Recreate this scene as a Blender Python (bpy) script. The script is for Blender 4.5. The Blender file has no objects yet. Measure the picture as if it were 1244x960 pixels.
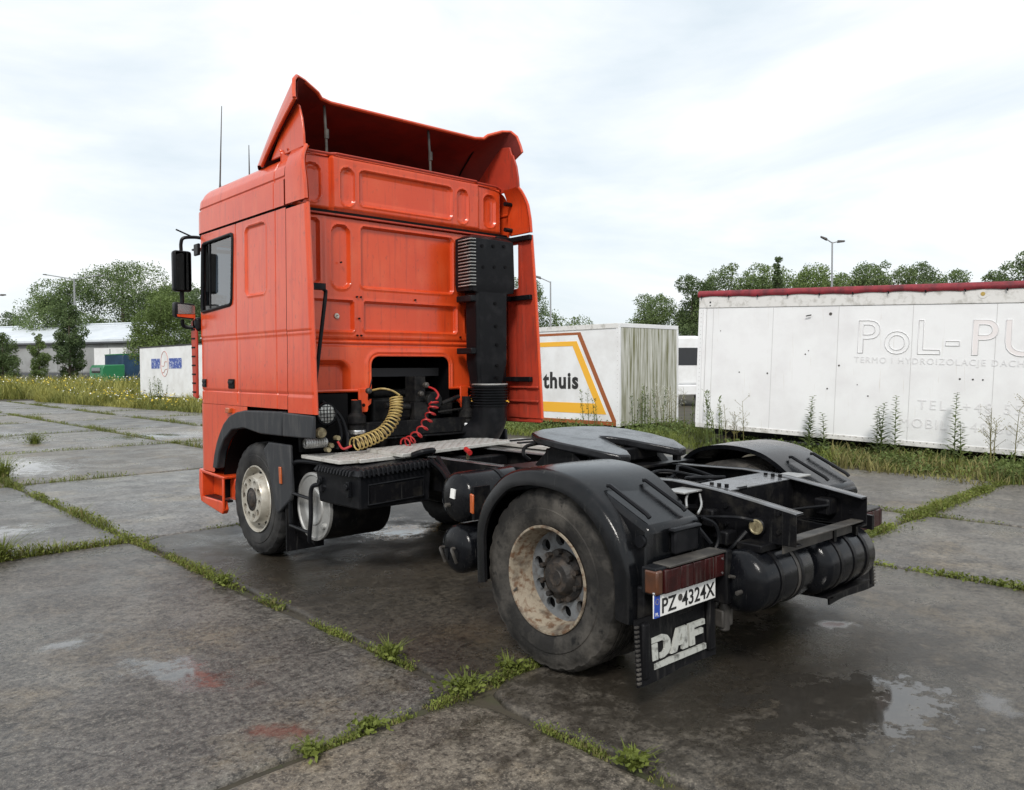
import bpy, math, random
import numpy as np
from mathutils import Vector, Matrix

# ------------------------------------------------------------------ camera, sky, sun
scene = bpy.context.scene
col = scene.collection
R = math.radians
cam_d = bpy.data.cameras.new('camera')
cam_d.sensor_width = 36.0
cam_d.lens = 27.86
cam_d.clip_start = 0.05
cam_d.clip_end = 3000
cam = bpy.data.objects.new('camera', cam_d)
col.objects.link(cam)
yaw, pit, rol = 0.7355, -0.0352, -0.0052
fw = Vector((math.sin(yaw) * math.cos(pit), math.cos(yaw) * math.cos(pit), math.sin(pit)))
rt = Vector((math.cos(yaw), -math.sin(yaw), 0))
up = rt.cross(fw)
rt2 = rt * math.cos(rol) + up * math.sin(rol)
up2 = -rt * math.sin(rol) + up * math.cos(rol)
cam.matrix_world = Matrix(((rt2.x, up2.x, -fw.x, -4.274), (rt2.y, up2.y, -fw.y, -3.128),
                           (rt2.z, up2.z, -fw.z, 1.703), (0, 0, 0, 1)))
scene.camera = cam

SUN_EL, SUN_AZ = 42.0, 230.0        # azimuth clockwise from +Y: the sun stands behind the camera
world = bpy.data.worlds.new('World')
scene.world = world
world.use_nodes = True
wn, wl = world.node_tree.nodes, world.node_tree.links
wn.clear()
wo = wn.new('ShaderNodeOutputWorld')
sky = wn.new('ShaderNodeTexSky')
sky.sky_type = 'NISHITA'
sky.sun_disc = False
sky.sun_elevation = R(SUN_EL)
sky.sun_rotation = R(SUN_AZ)
sky.air_density = 1.2
sky.dust_density = 2.5
bg1 = wn.new('ShaderNodeBackground')
bg1.inputs[1].default_value = 0.11
wl.new(sky.outputs[0], bg1.inputs[0])
tc = wn.new('ShaderNodeTexCoord')
mp = wn.new('ShaderNodeMapping')
mp.inputs['Scale'].default_value = (1.0, 1.0, 3.2)
mp.inputs['Location'].default_value = (0.35, 0.2, 0.1)
wl.new(tc.outputs['Generated'], mp.inputs[0])
n1 = wn.new('ShaderNodeTexNoise')
n1.inputs['Scale'].default_value = 1.5
n1.inputs['Detail'].default_value = 8
n1.inputs['Roughness'].default_value = 0.56
n1.inputs['Distortion'].default_value = 0.6
wl.new(mp.outputs[0], n1.inputs['Vector'])
cr = wn.new('ShaderNodeValToRGB')
cr.color_ramp.elements[0].position = 0.34
cr.color_ramp.elements[0].color = (0.455, 0.51, 0.55, 1)
cr.color_ramp.elements[1].position = 0.575
cr.color_ramp.elements[1].color = (0.665, 0.67, 0.675, 1)
e = cr.color_ramp.elements.new(0.46)
e.color = (0.55, 0.585, 0.61, 1)
wl.new(n1.outputs['Fac'], cr.inputs[0])
bg2 = wn.new('ShaderNodeBackground')
bg2.inputs[1].default_value = 1.0
wl.new(cr.outputs[0], bg2.inputs[0])
mx = wn.new('ShaderNodeMixShader')
mx.inputs[0].default_value = 0.93          # almost closed cloud cover
wl.new(bg1.outputs[0], mx.inputs[1])
wl.new(bg2.outputs[0], mx.inputs[2])
wl.new(mx.outputs[0], wo.inputs[0])

sun_d = bpy.data.lights.new('sun', 'SUN')
sun_d.energy = 1.5
sun_d.angle = R(12)
sun_d.color = (1.0, 0.96, 0.9)
sun = bpy.data.objects.new('sun', sun_d)
col.objects.link(sun)
sd = Vector((math.sin(R(SUN_AZ)) * math.cos(R(SUN_EL)), math.cos(R(SUN_AZ)) * math.cos(R(SUN_EL)), math.sin(R(SUN_EL))))
sun.rotation_euler = sd.to_track_quat('Z', 'Y').to_euler()
sun.location = (-20, -20, 30)

vs_ = scene.view_settings
vs_.view_transform = 'Standard'
vs_.look = 'None'
vs_.exposure = 0.78
vs_.gamma = 1.0
vs_.use_curve_mapping = False

rnd = random.Random(7)

# ------------------------------------------------------------------ materials
def mat(name, c, rough=0.5, metal=0.0, c2=None, vscale=3.0, vlo=0.4, vhi=0.65, vstretch=(1, 1, 1),
        c3=None, s3=2.0, lo3=0.55, hi3=0.7, st3=(1, 1, 1), bump=0.0, bscale=40.0, coat=0.0,
        r2=None, spec=0.5, detail=6):
    m = bpy.data.materials.new(name)
    m.use_nodes = True
    nt = m.node_tree
    N, L = nt.nodes, nt.links
    b = N['Principled BSDF']
    b.inputs['Metallic'].default_value = metal
    b.inputs['Roughness'].default_value = rough
    b.inputs['Specular IOR Level'].default_value = spec
    b.inputs['Coat Weight'].default_value = coat
    b.inputs['Coat Roughness'].default_value = 0.12
    t = N.new('ShaderNodeTexCoord')
    out = None

    def layer(prev, cc, sc, lo, hi, st):
        mm = N.new('ShaderNodeMapping')
        mm.inputs['Scale'].default_value = st
        L.new(t.outputs['Object'], mm.inputs[0])
        nz = N.new('ShaderNodeTexNoise')
        nz.inputs['Scale'].default_value = sc
        nz.inputs['Detail'].default_value = detail
        nz.inputs['Roughness'].default_value = 0.6
        L.new(mm.outputs[0], nz.inputs['Vector'])
        mr = N.new('ShaderNodeMapRange')
        mr.inputs['From Min'].default_value = lo
        mr.inputs['From Max'].default_value = hi
        L.new(nz.outputs['Fac'], mr.inputs['Value'])
        mi = N.new('ShaderNodeMix')
        mi.data_type = 'RGBA'
        L.new(mr.outputs[0], mi.inputs['Factor'])
        if prev is None:
            mi.inputs['A'].default_value = (*c, 1)
        else:
            L.new(prev, mi.inputs['A'])
        mi.inputs['B'].default_value = (*cc, 1)
        return mi.outputs['Result'], mr.outputs[0]
    b.inputs['Base Color'].default_value = (*c, 1)
    if c2 is not None:
        out, f = layer(None, c2, vscale, vlo, vhi, vstretch)
        if r2 is not None:
            rr = N.new('ShaderNodeMapRange')
            rr.inputs['To Min'].default_value = rough
            rr.inputs['To Max'].default_value = r2
            L.new(f, rr.inputs['Value'])
            L.new(rr.outputs[0], b.inputs['Roughness'])
    if c3 is not None:
        out, f3 = layer(out, c3, s3, lo3, hi3, st3)
    if out is not None:
        L.new(out, b.inputs['Base Color'])
    if bump > 0:
        nb = N.new('ShaderNodeTexNoise')
        nb.inputs['Scale'].default_value = bscale
        nb.inputs['Detail'].default_value = 5
        L.new(t.outputs['Object'], nb.inputs['Vector'])
        bp = N.new('ShaderNodeBump')
        bp.inputs['Strength'].default_value = bump
        bp.inputs['Distance'].default_value = 0.01
        L.new(nb.outputs['Fac'], bp.inputs['Height'])
        L.new(bp.outputs[0], b.inputs['Normal'])
    return m

M = {}
M['orange'] = mat('orange_paint', (0.58, 0.053, 0.009), 0.28, c2=(0.64, 0.075, 0.017), vscale=1.8, vlo=0.4, vhi=0.68,
                  c3=(0.30, 0.032, 0.014), s3=4, lo3=0.54, hi3=0.82, st3=(6, 6, 0.3), coat=0.25, bump=0.03, bscale=6)
def add_layer(m, cc, scale, lo, hi, amount, st=(1, 1, 1), detail=3):
    N, L = m.node_tree.nodes, m.node_tree.links
    b = N['Principled BSDF']
    prev = b.inputs['Base Color'].links[0].from_socket
    t = N.new('ShaderNodeTexCoord')
    mm = N.new('ShaderNodeMapping')
    mm.inputs['Scale'].default_value = st
    mm.inputs['Location'].default_value = (3.1, 1.7, 0.4)
    L.new(t.outputs['Object'], mm.inputs[0])
    nz = N.new('ShaderNodeTexNoise')
    nz.inputs['Scale'].default_value = scale
    nz.inputs['Detail'].default_value = detail
    L.new(mm.outputs[0], nz.inputs['Vector'])
    mr = N.new('ShaderNodeMapRange')
    mr.inputs['From Min'].default_value = lo
    mr.inputs['From Max'].default_value = hi
    mr.inputs['To Max'].default_value = amount
    L.new(nz.outputs['Fac'], mr.inputs['Value'])
    mi = N.new('ShaderNodeMix')
    mi.data_type = 'RGBA'
    L.new(mr.outputs[0], mi.inputs['Factor'])
    L.new(prev, mi.inputs['A'])
    mi.inputs['B'].default_value = (*cc, 1)
    L.new(mi.outputs['Result'], b.inputs['Base Color'])
add_layer(M['orange'], (0.66, 0.12, 0.045), 7, 0.52, 0.75, 0.4, (1, 1, 0.5), 8)      # sun-bleached patches
add_layer(M['orange'], (0.20, 0.035, 0.02), 26, 0.60, 0.78, 0.55, (1, 1, 0.6), 8)    # road film
add_layer(M['orange'], (0.08, 0.03, 0.02), 55, 0.73, 0.78, 0.8)                      # stone chips
M['orange_rough'] = mat('orange_inner', (0.46, 0.045, 0.02), 0.55, c2=(0.30, 0.035, 0.02), vscale=3, vlo=0.35, vhi=0.7,
                        c3=(0.2, 0.04, 0.025), s3=7, st3=(4, 4, 0.5))
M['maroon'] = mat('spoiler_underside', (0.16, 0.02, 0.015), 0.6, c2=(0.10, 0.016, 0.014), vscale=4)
M['grey_plastic'] = mat('grey_plastic', (0.032, 0.034, 0.038), 0.5, spec=0.2, c2=(0.075, 0.075, 0.075), vscale=6, vlo=0.5, vhi=0.8,
                        vstretch=(3, 3, 0.6), bump=0.1, bscale=180)
M['black_plastic'] = mat('black_plastic', (0.007, 0.0075, 0.009), 0.36, c2=(0.018, 0.018, 0.02), vscale=7, vlo=0.5, vhi=0.75, bump=0.06, bscale=120, spec=0.13)
M['wet_plastic'] = mat('wet_fender_plastic', (0.004, 0.0045, 0.0055), 0.13, c2=(0.009, 0.009, 0.010), vscale=9, vlo=0.45, vhi=0.7,
                       c3=(0.03, 0.03, 0.029), s3=6, lo3=0.6, hi3=0.8, st3=(6, 6, 0.5), bump=0.07, bscale=260, r2=0.22, spec=0.3)
M['black_steel'] = mat('black_steel', (0.006, 0.006, 0.007), 0.36, spec=0.13, c2=(0.026, 0.024, 0.021), vscale=9, vlo=0.52, vhi=0.75,
                       c3=(0.04, 0.04, 0.038), s3=7, lo3=0.6, hi3=0.78, st3=(8, 8, 0.5), bump=0.25, bscale=40)
M['tank'] = mat('tank_black', (0.004, 0.0045, 0.006), 0.13, spec=0.22, c2=(0.012, 0.012, 0.013), vscale=6, vlo=0.5, vhi=0.75, r2=0.3,
                c3=(0.06, 0.058, 0.055), s3=9, lo3=0.62, hi3=0.8, st3=(9, 9, 0.5), bump=0.08, bscale=200)
M['rail_top'] = mat('rail_flange', (0.12, 0.125, 0.135), 0.2, c2=(0.07, 0.07, 0.068), vscale=8, bump=0.2, bscale=30)  # sky reflection on the wet flange put into a paler base colour
M['dusty'] = mat('dusty_steel', (0.035, 0.032, 0.029), 0.55, c2=(0.085, 0.077, 0.067), vscale=8, vlo=0.45, vhi=0.7, bump=0.2)
M['deep'] = mat('deep_black', (0.004, 0.004, 0.0045), 0.6, spec=0.1)
M['engine'] = mat('engine_black', (0.008, 0.008, 0.009), 0.42, spec=0.12, c2=(0.022, 0.021, 0.02), vscale=12, bump=0.3)
M['tyre'] = mat('tyre_rubber', (0.020, 0.019, 0.018), 0.75, spec=0.18, c2=(0.085, 0.078, 0.069), vscale=5.5, vlo=0.42, vhi=0.66,
                c3=(0.012, 0.012, 0.012), s3=11, lo3=0.56, hi3=0.70, bump=0.35, bscale=45)
M['tyre_front'] = mat('tyre_rubber_front', (0.012, 0.012, 0.013), 0.6, spec=0.3, c2=(0.04, 0.039, 0.038), vscale=6, bump=0.2, bscale=35)
M['rust_rim'] = mat('rusty_rim', (0.26, 0.22, 0.165), 0.7, 0.0, c2=(0.12, 0.065, 0.034), vscale=24, vlo=0.46, vhi=0.62,
                    c3=(0.06, 0.045, 0.034), s3=9, lo3=0.5, hi3=0.7, bump=0.4, bscale=50)
M['disc_grey'] = mat('wheel_disc_grey', (0.15, 0.16, 0.17), 0.55, 0.1, c2=(0.06, 0.048, 0.038), vscale=14, vlo=0.5, vhi=0.7, bump=0.3)
M['hub'] = mat('hub_grime', (0.014, 0.012, 0.011), 0.6, c2=(0.05, 0.037, 0.028), vscale=18, vlo=0.48, vhi=0.65, bump=0.6, bscale=30)
M['pale_rim'] = mat('pale_rim', (0.40, 0.37, 0.31), 0.32, 0.3, c2=(0.55, 0.53, 0.48), vscale=9, c3=(0.10, 0.065, 0.04), s3=15, lo3=0.54, hi3=0.70)
M['alu'] = mat('aluminium', (0.42, 0.42, 0.41), 0.38, 0.5, c2=(0.22, 0.215, 0.20), vscale=8, vlo=0.5, vhi=0.75, bump=0.15, bscale=60)
M['checker'] = mat('checker_plate', (0.54, 0.53, 0.50), 0.45, 0.3, c2=(0.26, 0.245, 0.21), vscale=9, vlo=0.52, vhi=0.75)
M['chrome'] = mat('silver', (0.6, 0.6, 0.6), 0.25, 0.9)
M['amber'] = mat('amber_reflector', (0.40, 0.085, 0.018), 0.25, coat=0.5)
M['dull_amber'] = mat('dull_amber', (0.085, 0.028, 0.010), 0.3, c2=(0.05, 0.02, 0.01), vscale=12, coat=0.3)
M['red_lens'] = mat('tail_lens', (0.022, 0.006, 0.006), 0.2, c2=(0.045, 0.008, 0.008), vscale=6, c3=(0.05, 0.045, 0.04), s3=6, lo3=0.55, hi3=0.75, st3=(6, 6, 0.5), coat=0.05, spec=0.2)
M['white_paint'] = mat('white_sign_paint', (0.42, 0.43, 0.40), 0.6, c2=(0.11, 0.11, 0.10), vscale=26, vlo=0.50, vhi=0.68)
M['plate_white'] = mat('plate_white', (0.74, 0.74, 0.72), 0.4)
M['plate_blue'] = mat('plate_blue', (0.02, 0.06, 0.34), 0.4)
M['ink'] = mat('black_ink', (0.012, 0.012, 0.012), 0.5)
M['rubber_flap'] = mat('rubber_flap', (0.007, 0.007, 0.008), 0.42, spec=0.12, c2=(0.05, 0.048, 0.045), vscale=5, vlo=0.54, vhi=0.75, vstretch=(7, 7, 0.6), bump=0.3, bscale=40)
M['yellow_hose'] = mat('yellow_hose', (0.42, 0.31, 0.11), 0.5, c2=(0.22, 0.15, 0.06), vscale=14, vlo=0.5, vhi=0.65)
M['red_hose'] = mat('red_hose', (0.36, 0.018, 0.018), 0.4)
M['brass'] = mat('brass_cap', (0.38, 0.33, 0.20), 0.45, 0.3, c2=(0.14, 0.11, 0.06), vscale=25)
M['lamp_glass'] = mat('lamp_glass', (0.62, 0.63, 0.6), 0.15, 0.3)
M['interior'] = mat('cab_interior', (0.035, 0.035, 0.038), 0.8)

def glass_mat(name, tint, mixf):
    m = bpy.data.materials.new(name)
    m.use_nodes = True
    N, L = m.node_tree.nodes, m.node_tree.links
    N.clear()
    o = N.new('ShaderNodeOutputMaterial')
    tr = N.new('ShaderNodeBsdfTransparent')
    tr.inputs[0].default_value = (*tint, 1)
    gl = N.new('ShaderNodeBsdfGlossy')
    gl.inputs['Roughness'].default_value = 0.03
    fr = N.new('ShaderNodeLayerWeight')
    fr.inputs[0].default_value = 0.5
    pw_ = N.new('ShaderNodeMath')
    pw_.operation = 'POWER'
    pw_.inputs[1].default_value = 3.0
    L.new(fr.outputs['Facing'], pw_.inputs[0])
    ad = N.new('ShaderNodeMath')
    ad.operation = 'MULTIPLY_ADD'
    ad.inputs[1].default_value = 0.7
    ad.inputs[2].default_value = mixf
    L.new(pw_.outputs[0], ad.inputs[0])
    mi = N.new('ShaderNodeMixShader')
    L.new(ad.outputs[0], mi.inputs[0])
    L.new(tr.outputs[0], mi.inputs[1])
    L.new(gl.outputs[0], mi.inputs[2])
    L.new(mi.outputs[0], o.inputs[0])
    return m
M['glass'] = glass_mat('window_glass', (0.55, 0.63, 0.68), 0.10)
M['dark_glass'] = glass_mat('dark_window_glass', (0.08, 0.1, 0.12), 0.06)

# ------------------------------------------------------------------ mesh helpers
def link_mesh(name, verts, faces, m=None, parent=None, smooth=35, bevel=0.0, segs=2):
    me = bpy.data.meshes.new(name)
    me.from_pydata([tuple(map(float, v)) for v in verts], [], [tuple(map(int, f)) for f in faces])
    me.update()
    if smooth:
        for p in me.polygons:
            p.use_smooth = True
        me.set_sharp_from_angle(angle=R(smooth))
    if m is not None:
        me.materials.append(m)
    o = bpy.data.objects.new(name, me)
    col.objects.link(o)
    if parent is not None:
        o.parent = parent
    if bevel > 0:
        bm_ = o.modifiers.new('bevel', 'BEVEL')
        bm_.width = bevel
        bm_.segments = segs
        bm_.limit_method = 'ANGLE'
        bm_.angle_limit = R(40)
    return o

def fast_mesh(name, V, F, m, parent=None, smooth=False):
    V = np.asarray(V, np.float32)
    F = np.asarray(F, np.int32)
    k = F.shape[1]
    me = bpy.data.meshes.new(name)
    me.vertices.add(len(V))
    me.vertices.foreach_set('co', V.ravel())
    me.loops.add(F.size)
    me.loops.foreach_set('vertex_index', F.ravel())
    me.polygons.add(len(F))
    me.polygons.foreach_set('loop_start', np.arange(0, F.size, k, dtype=np.int32))
    me.update(calc_edges=True)
    if smooth:
        for p in me.polygons:
            p.use_smooth = True
    me.materials.append(m)
    o = bpy.data.objects.new(name, me)
    col.objects.link(o)
    if parent is not None:
        o.parent = parent
    return o

def tag(o, label=None, cat=None, group=None, kind=None):
    if label:
        o['label'] = label
    if cat:
        o['category'] = cat
    if group:
        o['group'] = group
    if kind:
        o['kind'] = kind
    return o

def empty(name, loc=(0, 0, 0), rz=0.0):
    o = bpy.data.objects.new(name, None)
    o.location = loc
    o.rotation_euler = (0, 0, rz)
    o.empty_display_size = 0.3
    col.objects.link(o)
    return o

class MB:
    def __init__(s):
        s.v, s.f = [], []

    def add(s, vs, fs):
        o = len(s.v)
        s.v.extend([tuple(v) for v in vs])
        s.f.extend([tuple(i + o for i in f) for f in fs])
        return s

    def box(s, x0, x1, y0, y1, z0, z1):
        if x0 > x1: x0, x1 = x1, x0
        if y0 > y1: y0, y1 = y1, y0
        if z0 > z1: z0, z1 = z1, z0
        vs = [(x, y, z) for z in (z0, z1) for y in (y0, y1) for x in (x0, x1)]
        return s.add(vs, [(0, 2, 3, 1), (4, 5, 7, 6), (0, 1, 5, 4), (2, 6, 7, 3), (0, 4, 6, 2), (1, 3, 7, 5)])

    def hexa(s, bottom, top):
        return s.add(list(bottom) + list(top), [(3, 2, 1, 0), (4, 5, 6, 7), (0, 1, 5, 4), (1, 2, 6, 5), (2, 3, 7, 6), (3, 0, 4, 7)])

    def tube(s, pts, r, n=8, caps=True):
        pts = [Vector(p) for p in pts]
        rs = r if isinstance(r, (list, tuple)) else [r] * len(pts)
        vs, fs = [], []
        nrm = None
        for i, p in enumerate(pts):
            if i == 0:
                d = pts[1] - p
            elif i == len(pts) - 1:
                d = p - pts[-2]
            else:
                d = pts[i + 1] - pts[i - 1]
            d.normalize()
            if nrm is None:
                a = Vector((0, 0, 1)) if abs(d.z) < 0.9 else Vector((1, 0, 0))
                nrm = d.cross(a).normalized()
            else:
                nrm = (nrm - d * nrm.dot(d))
                if nrm.length < 1e-6:
                    nrm = d.orthogonal()
                nrm.normalize()
            b = d.cross(nrm)
            for k in range(n):
                a = 2 * math.pi * k / n
                vs.append(p + (nrm * math.cos(a) + b * math.sin(a)) * rs[i])
        for i in range(len(pts) - 1):
            for k in range(n):
                fs.append((i * n + k, i * n + (k + 1) % n, (i + 1) * n + (k + 1) % n, (i + 1) * n + k))
        if caps:
            fs.append(tuple(range(n - 1, -1, -1)))
            fs.append(tuple((len(pts) - 1) * n + k for k in range(n)))
        return s.add(vs, fs)

    def lathe(s, prof, c, axis='x', n=48, a0=0.0, a1=2 * math.pi, flip=False):
        full = abs(a1 - a0) > 6.28
        cnt = n if full else n + 1
        vs, fs = [], []
        for (h, r) in prof:
            for k in range(cnt):
                a = a0 + (a1 - a0) * k / n
                ca, sa = math.cos(a) * r, math.sin(a) * r
                p = {'x': (h, ca, sa), 'y': (ca, h, sa), 'z': (ca, sa, h)}[axis]
                vs.append((c[0] + p[0], c[1] + p[1], c[2] + p[2]))
        for i in range(len(prof) - 1):
            for k in range(n):
                k2 = (k + 1) % cnt if full else k + 1
                q = (i * cnt + k, i * cnt + k2, (i + 1) * cnt + k2, (i + 1) * cnt + k)
                fs.append(q[::-1] if flip else q)
        return s.add(vs, fs)

    def cyl(s, c, axis, r, h0, h1, n=24):
        return s.lathe([(h0, 0.0005), (h0, r), (h1, r), (h1, 0.0005)], c, axis, n)

    def prism(s, poly, axis, a, b):
        n = len(poly)
        def P(u, v, w):
            return {'x': (w, u, v), 'y': (u, w, v), 'z': (u, v, w)}[axis]
        vs = [P(u, v, a) for u, v in poly] + [P(u, v, b) for u, v in poly]
        fs = [tuple(range(n - 1, -1, -1)), tuple(range(n, 2 * n))]
        fs += [(i, (i + 1) % n, n + (i + 1) % n, n + i) for i in range(n)]
        return s.add(vs, fs)

    def loft(s, rings, closed=False, caps=False):
        n = len(rings[0])
        vs = [p for r in rings for p in r]
        fs = []
        for i in range(len(rings) - 1):
            for k in range(n if closed else n - 1):
                k2 = (k + 1) % n
                fs.append((i * n + k, i * n + k2, (i + 1) * n + k2, (i + 1) * n + k))
        if caps:
            fs.append(tuple(range(n - 1, -1, -1)))
            fs.append(tuple((len(rings) - 1) * n + k for k in range(n)))
        return s.add(vs, fs)

    def build(s, name, m, parent=None, smooth=35, bevel=0.0, segs=2, recalc=True):
        o = link_mesh(name, s.v, s.f, m, parent, 0, bevel, segs)
        if recalc:
            import bmesh
            b = bmesh.new()
            b.from_mesh(o.data)
            bmesh.ops.recalc_face_normals(b, faces=b.faces)
            b.to_mesh(o.data)
            b.free()
        if smooth:
            for p in o.data.polygons:
                p.use_smooth = True
            o.data.set_sharp_from_angle(angle=R(smooth))
        return o

def catmull(pts, k=6, closed=False):
    pts = [Vector(p) for p in pts]
    out = []
    n = len(pts)
    for i in range(n - (0 if closed else 1)):
        if closed:
            p0, p1, p2, p3 = pts[i - 1], pts[i], pts[(i + 1) % n], pts[(i + 2) % n]
        else:
            p0 = pts[i - 1] if i > 0 else pts[0] * 2 - pts[1]
            p1, p2 = pts[i], pts[i + 1]
            p3 = pts[i + 2] if i + 2 < n else pts[-1] * 2 - pts[-2]
        for j in range(k):
            t = j / k
            out.append(0.5 * ((2 * p1) + (p2 - p0) * t + (2 * p0 - 5 * p1 + 4 * p2 - p3) * t * t + (3 * p1 - p0 - 3 * p2 + p3) * t ** 3))
    if not closed:
        out.append(pts[-1])
    return out

def rr(u, v, u0, u1, v0, v1, r):
    """signed distance to a rounded rectangle, negative inside"""
    cx, cy, hx, hy = (u0 + u1) / 2, (v0 + v1) / 2, (u1 - u0) / 2 - r, (v1 - v0) / 2 - r
    qx, qy = np.abs(u - cx) - hx, np.abs(v - cy) - hy
    return np.hypot(np.maximum(qx, 0), np.maximum(qy, 0)) + np.minimum(np.maximum(qx, qy), 0) - r

def sst(x):
    x = np.clip(x, 0, 1)
    return x * x * (3 - 2 * x)

def hgrid(name, us, vs, pos, keep, m, parent, smooth=30):
    """grid over (u,v): pos(U,V)->(X,Y,Z); keep(uc,vc) selects faces"""
    U, V = np.meshgrid(us, vs, indexing='ij')
    X, Y, Z = pos(U, V)
    nu, nv = U.shape
    P = np.stack([X, Y, Z], -1).reshape(-1, 3)
    uc = (U[:-1, :-1] + U[1:, 1:]) / 2
    vc = (V[:-1, :-1] + V[1:, 1:]) / 2
    k = keep(uc, vc)
    idx = np.arange(nu * nv).reshape(nu, nv)
    F = np.stack([idx[:-1, :-1], idx[1:, :-1], idx[1:, 1:], idx[:-1, 1:]], -1)[k]
    used = np.unique(F)
    re = np.full(nu * nv, -1)
    re[used] = np.arange(len(used))
    o = fast_mesh(name, P[used], re[F], m, parent)
    o.data.polygons.foreach_set('use_smooth', np.ones(len(F), bool))
    o.data.set_sharp_from_angle(angle=R(smooth))
    return o

def text_mesh(s, size, m, name, parent, mw, extrude=0.002, offset=0.0, outline=0.0, shear=0.0, align='LEFT', spacing=1.0):
    cu = bpy.data.curves.new('txt', 'FONT')
    cu.body = s
    cu.size = size
    cu.align_x = align
    cu.extrude = extrude
    cu.offset = offset
    cu.shear = shear
    cu.space_character = spacing
    cu.resolution_u = 4
    if outline > 0:
        cu.fill_mode = 'NONE'
        cu.extrude = 0
        cu.bevel_depth = outline
        cu.bevel_resolution = 0
    t = bpy.data.objects.new('txt', cu)
    col.objects.link(t)
    bpy.context.view_layer.update()
    dg = bpy.context.evaluated_depsgraph_get()
    me = bpy.data.meshes.new_from_object(t.evaluated_get(dg))
    bpy.data.objects.remove(t)
    bpy.data.curves.remove(cu)
    me.transform(mw)
    me.materials.clear()
    me.materials.append(m)
    me.name = name
    o = bpy.data.objects.new(name, me)
    col.objects.link(o)
    o.parent = parent
    return o

def frame(o, xa, ya, za):
    """matrix with given origin and axes"""
    xa, ya, za = Vector(xa).normalized(), Vector(ya).normalized(), Vector(za).normalized()
    return Matrix(((xa.x, ya.x, za.x, o[0]), (xa.y, ya.y, za.y, o[1]), (xa.z, ya.z, za.z, o[2]), (0, 0, 0, 1)))

def sector_holes(mb, xoff, r0, r1, N, rh, rad, c, depth=0.02, hn=20, a_off=0.0, sgn=1):
    """annular disc in the plane x = xoff with N round holes of radius rh on radius rad"""
    for i in range(N):
        th0 = a_off + 2 * math.pi * i / N
        hw = math.pi / N
        inner, outer = [], []
        angs = sorted([2 * math.pi * (k + 0.5) / hn - math.pi for k in range(hn)] +
                      [math.atan2(sy * hw * rad, q) for sy in (-1, 1) for q in (r1 - rad, r0 - rad)])
        cnt = len(angs)
        for a in angs:
            dr, dt = math.cos(a), math.sin(a)
            inner.append((rad + rh * dr, rh * dt / rad))
            # ray to the sector border in the (r, theta*rad) box
            lim = []
            if dr > 1e-6: lim.append((r1 - rad) / dr)
            if dr < -1e-6: lim.append((r0 - rad) / dr)
            if dt > 1e-6: lim.append(hw * rad / dt)
            if dt < -1e-6: lim.append(-hw * rad / dt)
            t = min(lim)
            outer.append((rad + t * dr, t * dt / rad))
        vs = []
        for lst, dx in ((outer, 0), (inner, 0), (inner, depth)):
            for (r, t) in lst:
                vs.append((c[0] + xoff + dx * sgn, c[1] + r * math.cos(th0 + t), c[2] + r * math.sin(th0 + t)))
        fs = []
        for k in range(cnt):
            k2 = (k + 1) % cnt
            fs.append((k, k2, cnt + k2, cnt + k))
            fs.append((cnt + k, cnt + k2, 2 * cnt + k2, 2 * cnt + k))
        mb.add(vs, fs)

# ------------------------------------------------------------------ ground
def ground_base_mat():
    return mat('soil', (0.035, 0.029, 0.021), 0.9, c2=(0.065, 0.054, 0.034), vscale=1.5, c3=(0.045, 0.055, 0.018), s3=2.3, lo3=0.52, hi3=0.68, bump=0.6, bscale=8)
gs = 900.0
ground = link_mesh('ground', [(-gs, -gs, -0.035), (gs, -gs, -0.035), (gs, gs, -0.035), (-gs, gs, -0.035)], [(0, 1, 2, 3)], ground_base_mat(), None, 0)
tag(ground, 'soil and dirt ground under the concrete yard', kind='structure')

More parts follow.
